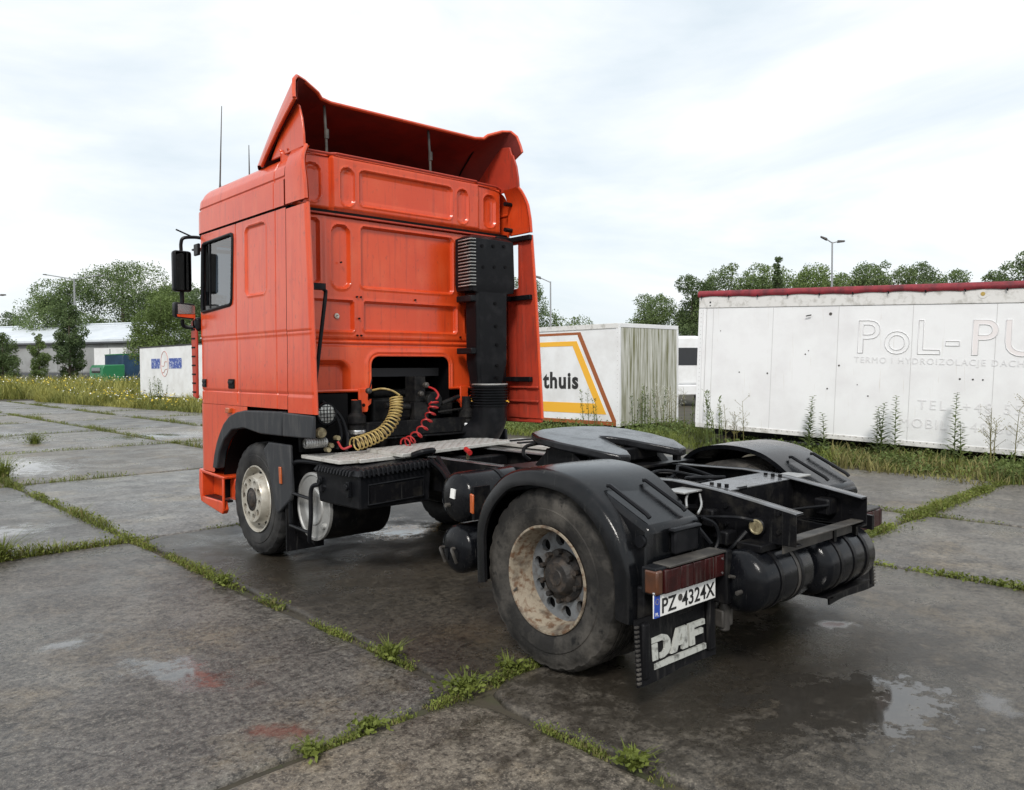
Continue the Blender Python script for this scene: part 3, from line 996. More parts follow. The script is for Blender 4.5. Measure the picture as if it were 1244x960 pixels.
# ---- side fairings behind the cab
def fair_y(z):
    return float(np.interp(z, [1.15, 1.36, 2.4, 3.02], [2.51, 2.522, 2.588, 2.64]))
for side in (-1, 1):
    zlo = 1.335 if side < 0 else 1.19
    vz2 = np.concatenate([np.arange(zlo, 3.018, 0.0115)])
    ts = np.linspace(0, 1, 46)
    def fpos(inner):
        def f(U, V):
            ye = np.interp(V, [1.15, 1.36, 2.4, 3.02], [2.51, 2.522, 2.588, 2.64])
            y = ye + (2.992 - ye) * U
            d = groove(V - 1.49, 0.012, 0.01) + 0.006 * sst((2.0 - V) / 0.03) + groove(V - 2.0, 0.012, 0.006) if not inner else 0.028 + 0.006 * sst((0.18 - np.abs(U - 0.55)) / 0.1)
            d = d + 0.018 * (1 - sst(U / 0.12)) * (0 if inner else 1)
            x = 1.25 - (V - 1.36) * 0.008 - d
            return side * x, y, V
        return f
    def keepf(U, V):
        ye = np.interp(V, [1.15, 1.36, 2.4, 3.02], [2.51, 2.522, 2.588, 2.64])
        y = ye + (2.992 - ye) * U
        return ~((y > 2.82) & (y < 2.945) & (V > 2.49) & (V < 2.955)) if side > 0 else np.ones_like(U, bool)
    fo = hgrid('side_fairing', ts, vz2, fpos(False), keepf, M['orange'], T)
    hgrid('fairing_lining', ts, vz2[::2], fpos(True), keepf, M['orange_rough'], fo)
    # rolled rear edge
    g = MB()
    g.tube([(side * (1.236 - (z - 1.36) * 0.008), fair_y(z) + 0.002, z) for z in np.linspace(zlo, 3.018, 12)], 0.016, 8)
    g.build('fairing_edge', M['orange'], fo)
    if side > 0:
        g = MB()
        for zz_ in (2.49, 2.955):
            g.box(1.205, 1.24, 2.82, 2.945, zz_ - 0.004, zz_ + 0.004)
        for yy in (2.82, 2.945):
            g.box(1.205, 1.24, yy - 0.004, yy + 0.004, 2.49, 2.955)
        g.build('slot_frame', M['orange_rough'], fo)
        for zz_ in (1.50, 1.36):
            g = MB(); g.box(1.195, 1.214, 2.54, 2.98, zz_ - 0.01, zz_ + 0.01); g.build('fairing_rib', M['orange_rough'], fo, bevel=0.004)
    # black hinge arms
    for zz_ in (2.995, 2.40, 1.58):
        if side < 0:
            continue
        g = MB()
        g.box(side * 1.0, side * 1.205, 2.90, 2.95, zz_ - 0.025, zz_ + 0.025)
        g.box(side * 1.17, side * 1.21, 2.62, 2.95, zz_ - 0.025, zz_ + 0.025)
        g.build('hinge_arm', M['black_plastic'], fo, bevel=0.006)
    # roof side fairing
    g = MB()
    pts = [(2.985, 3.05), (2.655, 3.045), (2.668, 3.18), (2.70, 3.32), (2.735, 3.42), (2.76, 3.495), (2.80, 3.515), (2.985, 3.505)]
    # fill as strips between front edge and rear edge, level by level
    lv = np.linspace(0, 1, 14)
    fr = [(2.985, 3.05 + 0.455 * t) for t in lv]
    re_ = [(float(np.interp(3.05 + 0.455 * t, [3.045, 3.18, 3.32, 3.42, 3.495, 3.52], [2.655, 2.668, 2.70, 2.735, 2.76, 2.79])), 3.05 + 0.455 * t) for t in lv]
    for ins in (0.0, 0.03):
        rows = []
        for (a, b) in zip(fr, re_):
            rows.append([(side * (1.245 - ins - 0.065 * max(0, (a[1] - 3.3) / 0.2) ** 2 - 0.012 * (1 - q) ** 4), b[0] + (a[0] - b[0]) * q, a[1]) for q in np.linspace(0, 1, 8)])
        g.loft(rows)
    g.add([], [])
    rf = g.build('roof_side_fairing', M['orange'], T)
    g = MB(); g.tube([(side * (1.23 - 0.065 * max(0, (z - 3.3) / 0.2) ** 2), y, z) for y, z in re_], 0.016, 8); g.build('fairing_edge', M['orange'], rf)
    # upright panel closing the side under the spoiler
    g = MB()
    g.prism([(2.765, 3.49), (2.775, 3.60), (2.80, 3.72), (2.85, 3.84), (2.87, 3.85)] + ([(3.02, 3.79), (3.18, 3.68), (3.36, 3.49)] if side < 0 else [(2.90, 3.93), (3.02, 3.95), (3.12, 3.90), (3.45, 3.66), (3.56, 3.48)]), 'x', side * 1.165, side * 1.185)
    g.build('spoiler_side_panel', M['orange'] if side < 0 else M['orange_rough'], T, bevel=0.006)
    for (yy, zz_) in ((2.93, 3.10), (2.93, 3.36)):
        g = MB(); g.cyl((0, yy, zz_), 'x', 0.022, side * 1.12, side * 1.21, 10); g.build('rubber_stop', M['black_plastic'], T)
# stay of the left fairing
g = MB()
g.tube([(-1.16, 2.76, 2.36), (-1.05, 2.75, 2.36), (-1.015, 2.75, 2.335), (-1.02, 2.75, 2.29), (-1.12, 2.74, 1.62), (-1.15, 2.75, 1.4)], 0.017, 8)
g.box(-1.19, -1.03, 2.72, 2.80, 2.345, 2.395)
g.build('fairing_stay', M['black_plastic'], T)

# ---- roof spoiler
Rr = [(0, 3.02, 3.985), (0.4, 3.02, 3.985), (0.80, 3.02, 3.985), (0.90, 3.0, 3.995), (0.94, 2.985, 4.03), (1.09, 2.94, 4.085), (1.175, 2.90, 4.09), (1.22, 2.86, 4.04), (1.238, 2.83, 3.95), (1.245, 2.81, 3.88)]
Ff = [(0, 4.45, 3.50), (0.4, 4.42, 3.50), (0.75, 4.25, 3.50), (0.90, 4.1, 3.50), (0.99, 3.98, 3.50), (1.08, 3.82, 3.49), (1.15, 3.70, 3.49), (1.19, 3.62, 3.49), (1.21, 3.56, 3.48), (1.215, 3.50, 3.47)]
def dense(P, k=4):
    P = [Vector(p) for p in P]
    return [P[i].lerp(P[i + 1], j / k) for i in range(len(P) - 1) for j in range(k)] + [P[-1]]
rr_l = dense(Rr)
ff_l = dense(Ff)
fullR = [Vector((-p.x, p.y, p.z)) for p in rr_l[::-1]][:-1] + rr_l
fullF = [Vector((-p.x, p.y, p.z)) for p in ff_l[::-1]][:-1] + ff_l
def spoiler_rows(off):
    rows = []
    for t in np.linspace(0, 1, 16):
        row = []
        for a, b in zip(fullF, fullR):
            p = a.lerp(b, t)
            s = math.sin(math.pi * t)
            k_ = 1 - 0.9 * min(1.0, abs(p.x) / 1.2) ** 5
            p = p + Vector((0, 0.10 * s * k_, 0.13 * s * k_)) - Vector((math.copysign(1, p.x) * off * (abs(p.x) / 1.2) ** 4, off, off * 0.8))
            row.append(p)
        rows.append(row)
    return rows
g = MB(); g.loft(spoiler_rows(0.0)); sp = g.build('roof_spoiler', M['orange'], T, recalc=False)
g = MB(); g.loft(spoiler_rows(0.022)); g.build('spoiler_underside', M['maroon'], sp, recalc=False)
g = MB(); g.tube([p - Vector((0, 0.008, 0.008)) for p in fullR], 0.016, 8); g.build('spoiler_edge', M['orange'], sp)
for s in (-1, 1):
    g = MB()
    g.tube([r[0 if s < 0 else -1] for r in spoiler_rows(0.008)], 0.015, 8)
    g.build('spoiler_side_edge', M['orange'], sp)
for s in (-1, 1):
    g = MB(); g.tube([(s * 0.985, 3.0, 4.05), (s * 1.0, 3.25, 3.96), (s * 1.02, 3.5, 3.78), (s * 1.04, 3.7, 3.58)], 0.009, 6); g.build('spoiler_seam', M['deep'], sp)
for sx in (-0.815, 0.29):
    g = MB(); g.tube([(sx, 3.06, 3.50), (sx - 0.005, 3.06, 3.70), (sx - 0.01, 3.08, 3.98)], 0.012, 8); g.tube([(sx, 3.06, 3.68), (sx, 3.06, 3.76)], 0.02, 8)
    g.build('spoiler_strut', M['dusty'], T)

# ---- lower front corner, grey arch trim, steps
AC = (3.775, 0.52)
def low_pos(side):
    def f(U, V):
        x, y, nx, ny = contour(U)
        d = 0.03 * np.clip((1.0 - V) / 0.3, 0, 1) * 0
        return (x if side < 0 else -x), y, V
    return f
vl = np.arange(0.69, 1.3611, 0.0115)
for side in (-1, 1):
    hgrid('cab_corner_panel', us, vl, low_pos(side), lambda U, V: (np.hypot(3.0 + U - AC[0], V - AC[1]) > 0.80) & (U > 0.775), M['orange'], T)
    outer = [(4.56, 0.735), (4.52, 0.86), (4.455, 0.985), (4.37, 1.09), (4.279, 1.18), (4.15, 1.255), (3.99, 1.30), (3.8, 1.325), (3.06, 1.34)]
    inner = [(3.06, 1.135), (3.477, 1.13), (3.817, 1.163), (4.09, 1.133), (4.286, 1.02), (4.39, 0.90), (4.45, 0.735)]
    g = MB(); g.prism(outer + inner, 'x', side * 1.272, side * 1.19); g.build('wheel_arch_trim', M['grey_plastic'], T, bevel=0.012)
    g = MB(); g.prism([(3.05, 1.335), (2.53, 1.325), (2.535, 1.145), (3.05, 1.135)], 'x', side * 1.27, side * 1.235); g.build('fairing_skirt', M['grey_plastic'] if side < 0 else M['orange_rough'], T, bevel=0.01)
    # arch liner
    g = MB(); g.lathe([(side * 1.2, 0.70), (side * 0.72, 0.72)], (0, 3.775, 0.50), 'x', 32, R(-5), R(170)); g.build('arch_liner', M['deep'], T)
    g = MB(); g.prism([(3.775 + 0.73 * math.cos(a), 0.5 + 0.73 * math.sin(a)) for a in np.linspace(0, math.pi, 20)], 'x', side * 0.7, side * 0.71); g.build('arch_inner_panel', M['deep'], T)
    # small amber marker
    g = MB(); g.box(side * 1.285, side * 1.245, 4.11, 4.2, 1.285, 1.335); g.build('side_marker', M['amber'], T, bevel=0.008)
    # step box
    g = MB()
    g.prism([(4.97, 0.69), (4.36, 0.665), (4.36, 0.635), (4.90, 0.655)], 'x', side * 1.25, side * 0.98)
    g.box(side * 1.25, side * 1.225, 4.365, 4.395, 0.34, 0.665)
    g.prism([(4.965, 0.69), (4.90, 0.655), (4.885, 0.45), (4.91, 0.36), (4.93, 0.36), (4.98, 0.5)], 'x', side * 1.25, side * 0.98)
    g.prism([(4.91, 0.42), (4.91, 0.355), (4.40, 0.295), (4.365, 0.34), (4.40, 0.42)], 'x', side * 1.248, side * 1.19)
    g.prism([(4.365, 0.42), (4.90, 0.42), (4.90, 0.66), (4.365, 0.66)], 'x', side * 1.13, side * 1.10)
    st = g.build('step_housing', M['orange'], T, bevel=0.012)
    g = MB(); g.box(side * 1.235, side * 1.135, 4.40, 4.88, 0.40, 0.425); g.build('step_tread', M['black_plastic'], st, bevel=0.004)
# front bumper and grille (far side of the cab)
g = MB()
g.prism([(-1.2, 4.97), (-1.05, 5.13), (-0.6, 5.2), (0.6, 5.2), (1.05, 5.13), (1.2, 4.97), (1.1, 4.9), (-1.1, 4.9)], 'z', 0.35, 0.69)
g.build('bumper', M['orange'], T, bevel=0.02)
g = MB()
for k in range(6):
    g.box(-0.85, 0.85, 5.1, 5.16, 0.95 + k * 0.16, 1.05 + k * 0.16)
g.build('grille', M['black_plastic'], T, bevel=0.01)
# ribbed air deflector on the front corners
for side in (-1, 1):
    d0 = MB()
    d0.prism([(4.93, 1.40), (5.03, 1.42), (5.05, 2.18), (4.95, 2.22), (4.92, 2.1)], 'x', side * 1.275, side * 1.245)
    ad = d0.build('corner_deflector', M['orange_rough'], T, bevel=0.01)
    for k in range(8):
        g = MB(); g.box(side * 1.279, side * 1.26, 4.935, 5.03, 1.46 + k * 0.09, 1.475 + k * 0.09); g.build('deflector_rib', M['deep'], ad)
# sun visor end
g = MB(); g.box(-1.2, 1.2, 5.05, 5.2, 2.92, 2.94); g.box(-1.2, -1.17, 5.02, 5.14, 2.86, 2.98); g.box(1.17, 1.2, 5.02, 5.14, 2.86, 2.98)
g.build('sun_visor', M['dark_glass'] if False else M['black_plastic'], T, bevel=0.01)

# ---- mirrors
for side in (-1, 1):
    s = side
    g = MB()
    g.tube(catmull([(s * 1.15, 4.95, 3.02), (s * 1.24, 4.99, 3.03), (s * 1.34, 5.02, 3.015), (s * 1.362, 5.03, 2.96), (s * 1.362, 5.03, 2.89)], 5), 0.017, 8)
    g.build('mirror_arm', M['black_plastic'], T)
    g = MB(); g.tube([(s * 1.362, 5.03, 2.5), (s * 1.362, 5.03, 2.36)], 0.022, 8); g.build('mirror_arm', M['black_plastic'], T)
    g = MB(); g.tube(catmull([(s * 1.362, 5.03, 2.2), (s * 1.36, 5.03, 2.15), (s * 1.33, 5.03, 2.125), (s * 1.24, 4.98, 2.12)], 5), 0.019, 8)
    arm = g.build('mirror_arm', M['black_plastic'], T)
    g = MB()
    g.box(s * 1.275, s * 1.205, 4.90, 5.02, 2.08, 2.22); g.build('mirror_foot', M['black_plastic'], arm, bevel=0.03, segs=3)
    g = MB(); g.box(s * 1.455, s * 1.275, 4.97, 5.07, 2.475, 2.885); mh = g.build('mirror_housing', M['black_plastic'], T, bevel=0.03, segs=3)
    g = MB(); g.box(s * 1.44, s * 1.29, 4.966, 4.969, 2.49, 2.87); g.build('mirror_glass', M['dark_glass'], mh, 0)
    g = MB()
    g.prism([(s * 1.455, 2.37), (s * 1.255, 2.355), (s * 1.255, 2.20), (s * 1.44, 2.215), (s * 1.455, 2.24)], 'y', 4.965, 5.06)
    mh = g.build('wide_angle_mirror', M['black_plastic'], T, bevel=0.018, segs=3)
    g = MB(); g.prism([(s * 1.43, 2.35), (s * 1.262, 2.338), (s * 1.262, 2.255), (s * 1.43, 2.25)], 'y', 4.958, 4.963); g.build('mirror_glass', M['chrome'], mh, 0)
    g = MB(); g.prism([(s * 1.44, 2.245), (s * 1.262, 2.25), (s * 1.262, 2.21), (s * 1.435, 2.222)], 'y', 4.956, 4.961); g.build('mirror_trim', M['orange'], mh, 0)
g = MB(); g.tube([(-1.42, 5.0, 3.09), (-1.25, 5.0, 3.03)], 0.008, 6); g.build('mirror_rod', M['black_plastic'], T)
# antennas
for (x, y, z0, z1, dx) in ((-1.12, 4.62, 3.46, 4.28, 0.03), (-0.85, 4.55, 3.5, 3.93, 0.0)):
    g = MB(); g.tube([(x, y, z0), (x, y, z0 + 0.06), (x + dx, y, z1)], [0.014, 0.008, 0.0035], 6); g.build('antenna', M['dusty'], T)

# ---- air intake stack
g = MB()
prof_s = [(1.53, 0.60, 0.91, 2.72, 2.88), (1.75, 0.565, 0.955, 2.70, 2.90), (2.42, 0.56, 0.96, 2.70, 2.90), (2.43, 0.48, 1.05, 2.70, 2.94), (2.50, 0.47, 1.055, 2.69, 2.95), (2.93, 0.475, 1.05, 2.70, 2.95), (2.965, 0.55, 0.98, 2.74, 2.92)]
rings = []
for (z, x0, x1, y0, y1) in prof_s:
    c = 0.025
    rings.append([(x0 + c, y0, z), (x1 - c, y0, z), (x1, y0 + c, z), (x1, y1 - c, z), (x1 - c, y1, z), (x0 + c, y1, z), (x0, y1 - c, z), (x0, y0 + c, z)])
g.loft(rings, closed=True, caps=True)
stack = g.build('air_intake_stack', M['black_plastic'], T, bevel=0.006)
for k in range(15):
    z = 2.475 + k * 0.031
    g = MB(); g.tube([(0.464, 2.86, z), (0.464, 2.72, z + 0.002), (0.478, 2.692, z + 0.006), (0.535, 2.688, z + 0.008)], 0.006, 6)
    g.build('louvre_slat', M['alu'], stack)
for (x, z) in ((0.62, 2.86), (0.76, 2.87), (0.9, 2.88), (0.63, 2.66), (0.77, 2.67), (0.91, 2.68), (0.78, 2.32), (0.79, 2.1), (0.80, 1.92), (0.80, 1.72), (0.80, 1.6)):
    g = MB(); g.cyl((x, 0, z), 'y', 0.016, 2.688, 2.703, 10); g.build('stack_dimple', M['deep'], stack)
for z in (2.36, 1.86):
    g = MB(); g.box(0.50, 0.57, 2.72, 2.95, z - 0.03, z + 0.03); g.build('stack_bracket', M['black_plastic'], stack, bevel=0.01)
g = MB()
pr = []
for k in range(8):
    z = 1.525 - k * 0.026
    pr += [(z, 0.165), (z - 0.006, 0.187), (z - 0.014, 0.187), (z - 0.020, 0.165)]
g.lathe([(1.545, 0.172), (1.53, 0.172)] + pr, (0.77, 2.78, 0), 'z', 28)
g.build('intake_bellows', M['black_plastic'], T, smooth=60)
g = MB(); g.lathe([(1.528, 0.176), (1.532, 0.182), (1.542, 0.182), (1.546, 0.176)], (0.77, 2.78, 0), 'z', 28); g.build('hose_clamp', M['alu'], T)
g = MB(); g.tube(catmull([(0.77, 2.78, 1.34), (0.77, 2.79, 1.2), (0.74, 2.85, 1.08), (0.66, 3.0, 1.02), (0.6, 3.2, 1.0)], 5), 0.175, 20); g.build('intake_elbow', M['black_plastic'], T)

# ---- wheels
def tyre_prof(w, Rt, side, xf, groovy=True):
    """profile (x offset, radius) from the outer bead over the tread to the inner bead"""
    p = [(0.03, 0.296), (0.012, 0.315), (0.002, 0.36), (0.0, 0.40), (0.006, 0.405), (0.004, 0.43), (0.010, 0.46), (0.018, 0.475), (0.020, 0.492), (0.034, Rt - 0.010), (0.055, Rt - 0.001)]
    xs_ = [0.055]
    for k in range(4):
        c = 0.055 + (w - 0.11) * (k + 0.7) / 4.4
        p += [(c - 0.008, Rt), (c - 0.006, Rt - 0.013), (c + 0.006, Rt - 0.013), (c + 0.008, Rt)]
    p += [(w - 0.055, Rt - 0.001), (w - 0.034, Rt - 0.010), (w - 0.015, 0.47), (w - 0.0, 0.40), (w - 0.012, 0.315), (w - 0.03, 0.296)]
    return [(-side * 0 + side * (xf - a), r) for a, r in p]
def make_tyre(parent, side, xf, yc, w, m):
    g = MB(); g.lathe(tyre_prof(w, 0.5145, side, xf), (0, yc, 0.5145), 'x', 144)
    for i, v in enumerate(g.v):
        k = i % 144
        dy_, dz_ = v[1] - yc, v[2] - 0.5145
        r_ = math.hypot(dy_, dz_)
        e_ = min(abs(abs(v[0]) - xf), abs(abs(v[0]) - (xf - w)))
        if 0.47 < r_ and e_ < 0.06 and k % 6 in (0, 1):
            q_ = (r_ - 0.009) / r_
            g.v[i] = (v[0], yc + dy_ * q_, 0.5145 + dz_ * q_)
    return g.build('tyre', m, parent, smooth=40)
for side in (-1, 1):
    c = (0, 0, 0.5145)
    # outer rear wheel
    w = MB()
    X_ = lambda a: side * a
    w.lathe([(X_(1.196), 0.306), (X_(1.203), 0.303), (X_(1.203), 0.292), (X_(1.19), 0.283), (X_(1.15), 0.278), (X_(1.13), 0.265), (X_(1.07), 0.262), (X_(1.045), 0.255), (X_(1.04), 0.24)], c, 'x', 64)
    rw = w.build('rear_wheel', M['rust_rim'], T)
    make_tyre(rw, side, 1.21, 0.0, 0.29, M['tyre'])
    g = MB(); sector_holes(g, X_(1.055), 0.13, 0.258, 10, 0.035, 0.205, c, 0.03, a_off=0.2, sgn=-side)
    g.build('wheel_disc', M['disc_grey'], rw, smooth=30)
    g = MB(); g.lathe([(X_(1.02), 0.262), (X_(1.02), 0.02)], c, 'x', 32); g.build('brake_drum', M['deep'], rw)
    g = MB()
    g.lathe([(X_(1.05), 0.155), (X_(1.068), 0.15), (X_(1.075), 0.115), (X_(1.105), 0.10), (X_(1.118), 0.085), (X_(1.12), 0.05), (X_(1.126), 0.045), (X_(1.126), 0.001)], c, 'x', 28)
    hb = g.build('hub', M['hub'], rw)
    for k in range(10):
        a = 2 * math.pi * k / 10 + 0.3
        g = MB(); g.cyl((0, 0.138 * math.cos(a), 0.5145 + 0.138 * math.sin(a)), 'x', 0.016, X_(1.07), X_(1.105), 6); g.build('wheel_nut', M['hub'], rw)
    g = MB(); g.tube([(X_(1.19), 0.245, 0.42), (X_(1.2), 0.262, 0.40)], 0.006, 6); g.build('valve', M['dusty'], rw)
    # inner rear wheel
    iw = MB(); iw.lathe([(X_(0.85), 0.30), (X_(0.82), 0.28), (X_(0.62), 0.28), (X_(0.58), 0.30)], c, 'x', 40)
    ir = iw.build('inner_rear_wheel', M['rust_rim'], T)
    make_tyre(ir, side, 0.865, 0.0, 0.29, M['tyre'])
    # front wheel
    c = (0, 3.775, 0.5145)
    w = MB()
    w.lathe([(X_(1.182), 0.306), (X_(1.19), 0.302), (X_(1.188), 0.292), (X_(1.165), 0.284), (X_(1.12), 0.272), (X_(1.105), 0.255), (X_(1.12), 0.243), (X_(1.17), 0.225), (X_(1.215), 0.212), (X_(1.225), 0.205)], c, 'x', 64)
    fwh = w.build('front_wheel', M['pale_rim'], T)
    make_tyre(fwh, side, 1.192, 3.775, 0.30, M['tyre_front'])
    g = MB(); sector_holes(g, X_(1.225), 0.105, 0.205, 10, 0.029, 0.158, c, 0.025, a_off=0.1, sgn=-side); g.build('wheel_disc', M['pale_rim'], fwh, smooth=30)
    g = MB(); g.lathe([(X_(1.19), 0.205), (X_(1.195), 0.02)], c, 'x', 32); g.build('brake_drum', M['deep'], fwh)
    g = MB(); g.lathe([(X_(1.19), 0.108), (X_(1.22), 0.1), (X_(1.225), 0.075), (X_(1.235), 0.066), (X_(1.242), 0.05), (X_(1.243), 0.001)], c, 'x', 24); g.build('hub', M['hub'], fwh)
    for k in range(10):
        a = 2 * math.pi * k / 10 + 0.1 + math.pi / 10
        g = MB(); g.cyl((0, 3.775 + 0.232 * math.cos(a), 0.5145 + 0.232 * math.sin(a)), 'x', 0.017, X_(1.145), X_(1.152), 10); g.build('rim_hole', M['deep'], fwh)
    # mudguard behind the front wheel
    g = MB()
    g.prism([(3.52, 0.99), (3.42, 1.06), (3.02, 1.06), (2.99, 0.66), (3.02, 0.60), (3.24, 0.46), (3.30, 0.47), (3.36, 0.66), (3.43, 0.84)], 'x', X_(1.225), X_(1.19))
    mg = g.build('front_mudguard', M['grey_plastic'], T, bevel=0.012)
    g = MB(); g.prism([(3.30, 0.47), (3.36, 0.66), (3.43, 0.84), (3.52, 0.99), (3.42, 1.06), (3.39, 0.98), (3.31, 0.8), (3.25, 0.6), (3.22, 0.46)], 'x', X_(1.19), X_(0.85)); g.build('mudguard_wrap', M['black_plastic'], mg, bevel=0.005)
    g = MB(); g.prism([(3.15, 0.72), (3.19, 0.72), (3.20, 0.865), (3.16, 0.865)], 'x', X_(1.24), X_(1.225)); g.build('side_reflector', M['amber'], mg, bevel=0.005)
    g = MB(); g.box(X_(1.2), X_(0.85), 3.14, 3.16, 0.14, 0.60); g.build('front_mudflap', M['rubber_flap'], T)

# ---- rear fenders, lamps, plates, flaps
FP = [(0.555, 0.40), (0.562, 0.60), (0.555, 0.75), (0.50, 0.89), (0.39, 1.015), (0.25, 1.105), (0.03, 1.142), (-0.21, 1.12), (-0.37, 1.05), (-0.50, 0.945), (-0.59, 0.82), (-0.635, 0.68), (-0.645, 0.54), (-0.645, 0.42)]
fprof = catmull([Vector((a, b, 0)) for a, b in FP], 4)
for side in (-1, 1):
    X_ = lambda a: side * a
    cs = [(0.62, -0.03), (0.62, 0.0), (0.9, 0.006), (1.20, 0.0), (1.235, -0.008), (1.25, -0.028), (1.252, -0.095), (1.235, -0.10)]
    rows = []
    for p in fprof:
        d = Vector((p.x, p.y - 0.52, 0))
        d.normalize()
        rows.append([(X_(x), p.x + d.x * o, p.y + d.y * o) for x, o in cs])
    g = MB(); g.loft(rows)
    fen = g.build('rear_fender', M['wet_plastic'], T, smooth=50)
    g = MB()
    g.hexa([(X_(1.175), -0.45, 0.43), (X_(0.68), -0.45, 0.43), (X_(0.68), -0.70, 0.43), (X_(1.175), -0.70, 0.43)],
           [(X_(1.16), -0.30, 1.085), (X_(0.68), -0.30, 1.085), (X_(0.70), -0.685, 0.895), (X_(1.145), -0.685, 0.895)])
    g.build('fender_rear_panel', M['wet_plastic'], fen, bevel=0.03, segs=3)
    for x in (1.10, 0.80):
        g = MB(); g.tube([(X_(x), -0.37, 1.072), (X_(x), -0.39, 1.075), (X_(x), -0.63, 0.957), (X_(x), -0.65, 0.94)], 0.012, 6); g.build('fender_strap', M['black_plastic'], fen)
    g = MB(); g.cyl((0, -0.645, 0.83), 'x', 0.03, X_(1.16), X_(1.178), 16); g.build('fender_cap', M['black_plastic'], fen)
    g = MB()
    g.box(X_(1.0), X_(0.80), -0.735, -0.70, 0.75, 0.87)
    g.box(X_(1.02), X_(0.78), -0.745, -0.70, 0.865, 0.885)
    g.build('fender_pocket', M['black_plastic'], fen, bevel=0.01)
    g = MB(); g.tube(catmull([(X_(0.72), -0.70, 0.90), (X_(0.66), -0.74, 0.86), (X_(0.64), -0.75, 0.78), (X_(0.68), -0.74, 0.70)], 5), 0.01, 6); g.build('lamp_cable', M['black_plastic'], fen)
    # tail lamp
    g = MB(); g.box(X_(1.25), X_(0.68), -0.805, -0.715, 0.60, 0.735); lamp = g.build('tail_lamp', M['black_plastic'], T, bevel=0.008)
    xe = [1.20, 1.07, 0.965, 0.87, 0.775, 0.69]
    for a, b in zip(xe[:-1], xe[1:]):
        g = MB(); g.box(X_(a - 0.002), X_(b + 0.002), -0.822, -0.80, 0.606, 0.722); g.build('lamp_lens', M['red_lens'], lamp, bevel=0.006)
    g = MB(); g.box(X_(1.254), X_(1.205), -0.815, -0.735, 0.606, 0.724); g.build('indicator_lens', M['dull_amber'] if side < 0 else M['red_lens'], lamp, bevel=0.01)
    g = MB(); g.box(X_(1.17), X_(0.68), -0.826, -0.72, 0.727, 0.74); g.build('lamp_trim', M['dusty'], lamp, bevel=0.004)
    g = MB(); g.box(X_(0.685), X_(0.63), -0.83, -0.74, 0.45, 0.735); g.build('lamp_bracket', M['black_steel'], T, bevel=0.008)
    for (x, z) in ((0.715, 0.70), (0.715, 0.625)):
        g = MB(); g.cyl((X_(x), 0, z), 'y', 0.006, -0.826, -0.80, 8); g.build('lamp_screw', M['chrome'], lamp)
    # mudflap
    rows = []
    for z, yo in ((0.155, -0.735), (0.25, -0.73), (0.35, -0.722), (0.48, -0.715)):
        rows.append((z, yo))
    g = MB()
    for thick in (0.0, 0.012):
        g.loft([[(X_(x), yo + thick + 0.012 * math.sin(x * 9), z) for x in np.linspace(1.305, 0.645, 12)] for z, yo in rows])
    for (xa,) in ((1.305,), (0.645,)):
        g.loft([[(X_(xa), yo + t + 0.012 * math.sin(xa * 9), z) for t in (0.0, 0.012)] for z, yo in rows])
    g.loft([[(X_(x), rows[0][1] + t + 0.012 * math.sin(x * 9), 0.155) for x in np.linspace(1.305, 0.645, 12)] for t in (0, 0.012)])
    flap = g.build('mudflap', M['rubber_flap'], T, smooth=50)
    for k in range(13):
        g = MB(); z = 0.17 + k * 0.0225
        yy = float(np.interp(z, [r[0] for r in rows], [r[1] for r in rows])) + 0.012 * math.sin(1.3 * 9)
        g.box(X_(1.312), X_(1.288), yy - 0.008, yy + 0.006, z, z + 0.012); g.build('flap_tooth', M['dusty'], flap, bevel=0.002)
    for (x0, x1, zb, zt_) in ((1.275, 1.225, 0.18, 0.46), (0.725, 0.66, 0.19, 0.47)):
        g = MB()
        g.box(X_(x0), X_(x1), -0.752, -0.722, zb, zt_)
        g.build('flap_ridge', M['rubber_flap'], flap, bevel=0.012)
    # mounting behind flap
    g = MB(); g.box(X_(1.22), X_(0.62), -0.71, -0.66, 0.42, 0.62); g.build('lamp_carrier', M['black_steel'], T, bevel=0.01)
    g = MB(); g.lathe([(X_(0.60), 0.03), (X_(0.60), 0.07), (X_(0.545), 0.07), (X_(0.545), 0.03)], (0, -0.73, 0.50), 'x', 20); g.build('rubber_buffer', M['black_plastic'], T)
    g = MB(); g.box(X_(0.64), X_(0.54), -0.78, -0.70, 0.30, 0.40); g.cyl((X_(0.6), -0.76, 0), 'z', 0.03, 0.28, 0.46, 12); g.build('buffer_bracket', M['dusty'], T, bevel=0.01)

# ---- licence plate and flap lettering (left side)
g = MB(); g.box(-1.255, -0.735, -0.795, -0.788, 0.492, 0.607); plate = g.build('number_plate', M['plate_white'], T, bevel=0.003)
g = MB(); g.box(-1.2535, -1.21, -0.7985, -0.796, 0.494, 0.605); g.build('plate_blue_band', M['plate_blue'], plate)
FR = lambda x, y, z: frame((x, y, z), (1, 0, 0), (0, 0, 1), (0, -1, 0))
text_mesh('PZ', 0.104, M['ink'], 'plate_lettering', plate, FR(-1.197, -0.7965, 0.508), 0.001, 0.001)
text_mesh('4324X', 0.104, M['ink'], 'plate_lettering', plate, FR(-1.03, -0.7965, 0.508), 0.001, 0.001)
text_mesh('PL', 0.026, M['plate_white'], 'plate_lettering', plate, FR(-1.247, -0.799, 0.502), 0.0005)
g = MB(); g.cyl((-1.045, 0, 0.558), 'y', 0.017, -0.799, -0.796, 12); g.build('plate_sticker', M['dusty'], plate)
g = MB()
for k in range(12):
    a = k * math.pi / 6
    g.cyl((-1.232 + 0.013 * math.cos(a), 0, 0.572 + 0.013 * math.sin(a)), 'y', 0.0022, -0.7995, -0.798, 6)
st_ = g.build('plate_stars', M['yellow_hose'], plate)
st_['kind'] = 'stuff'
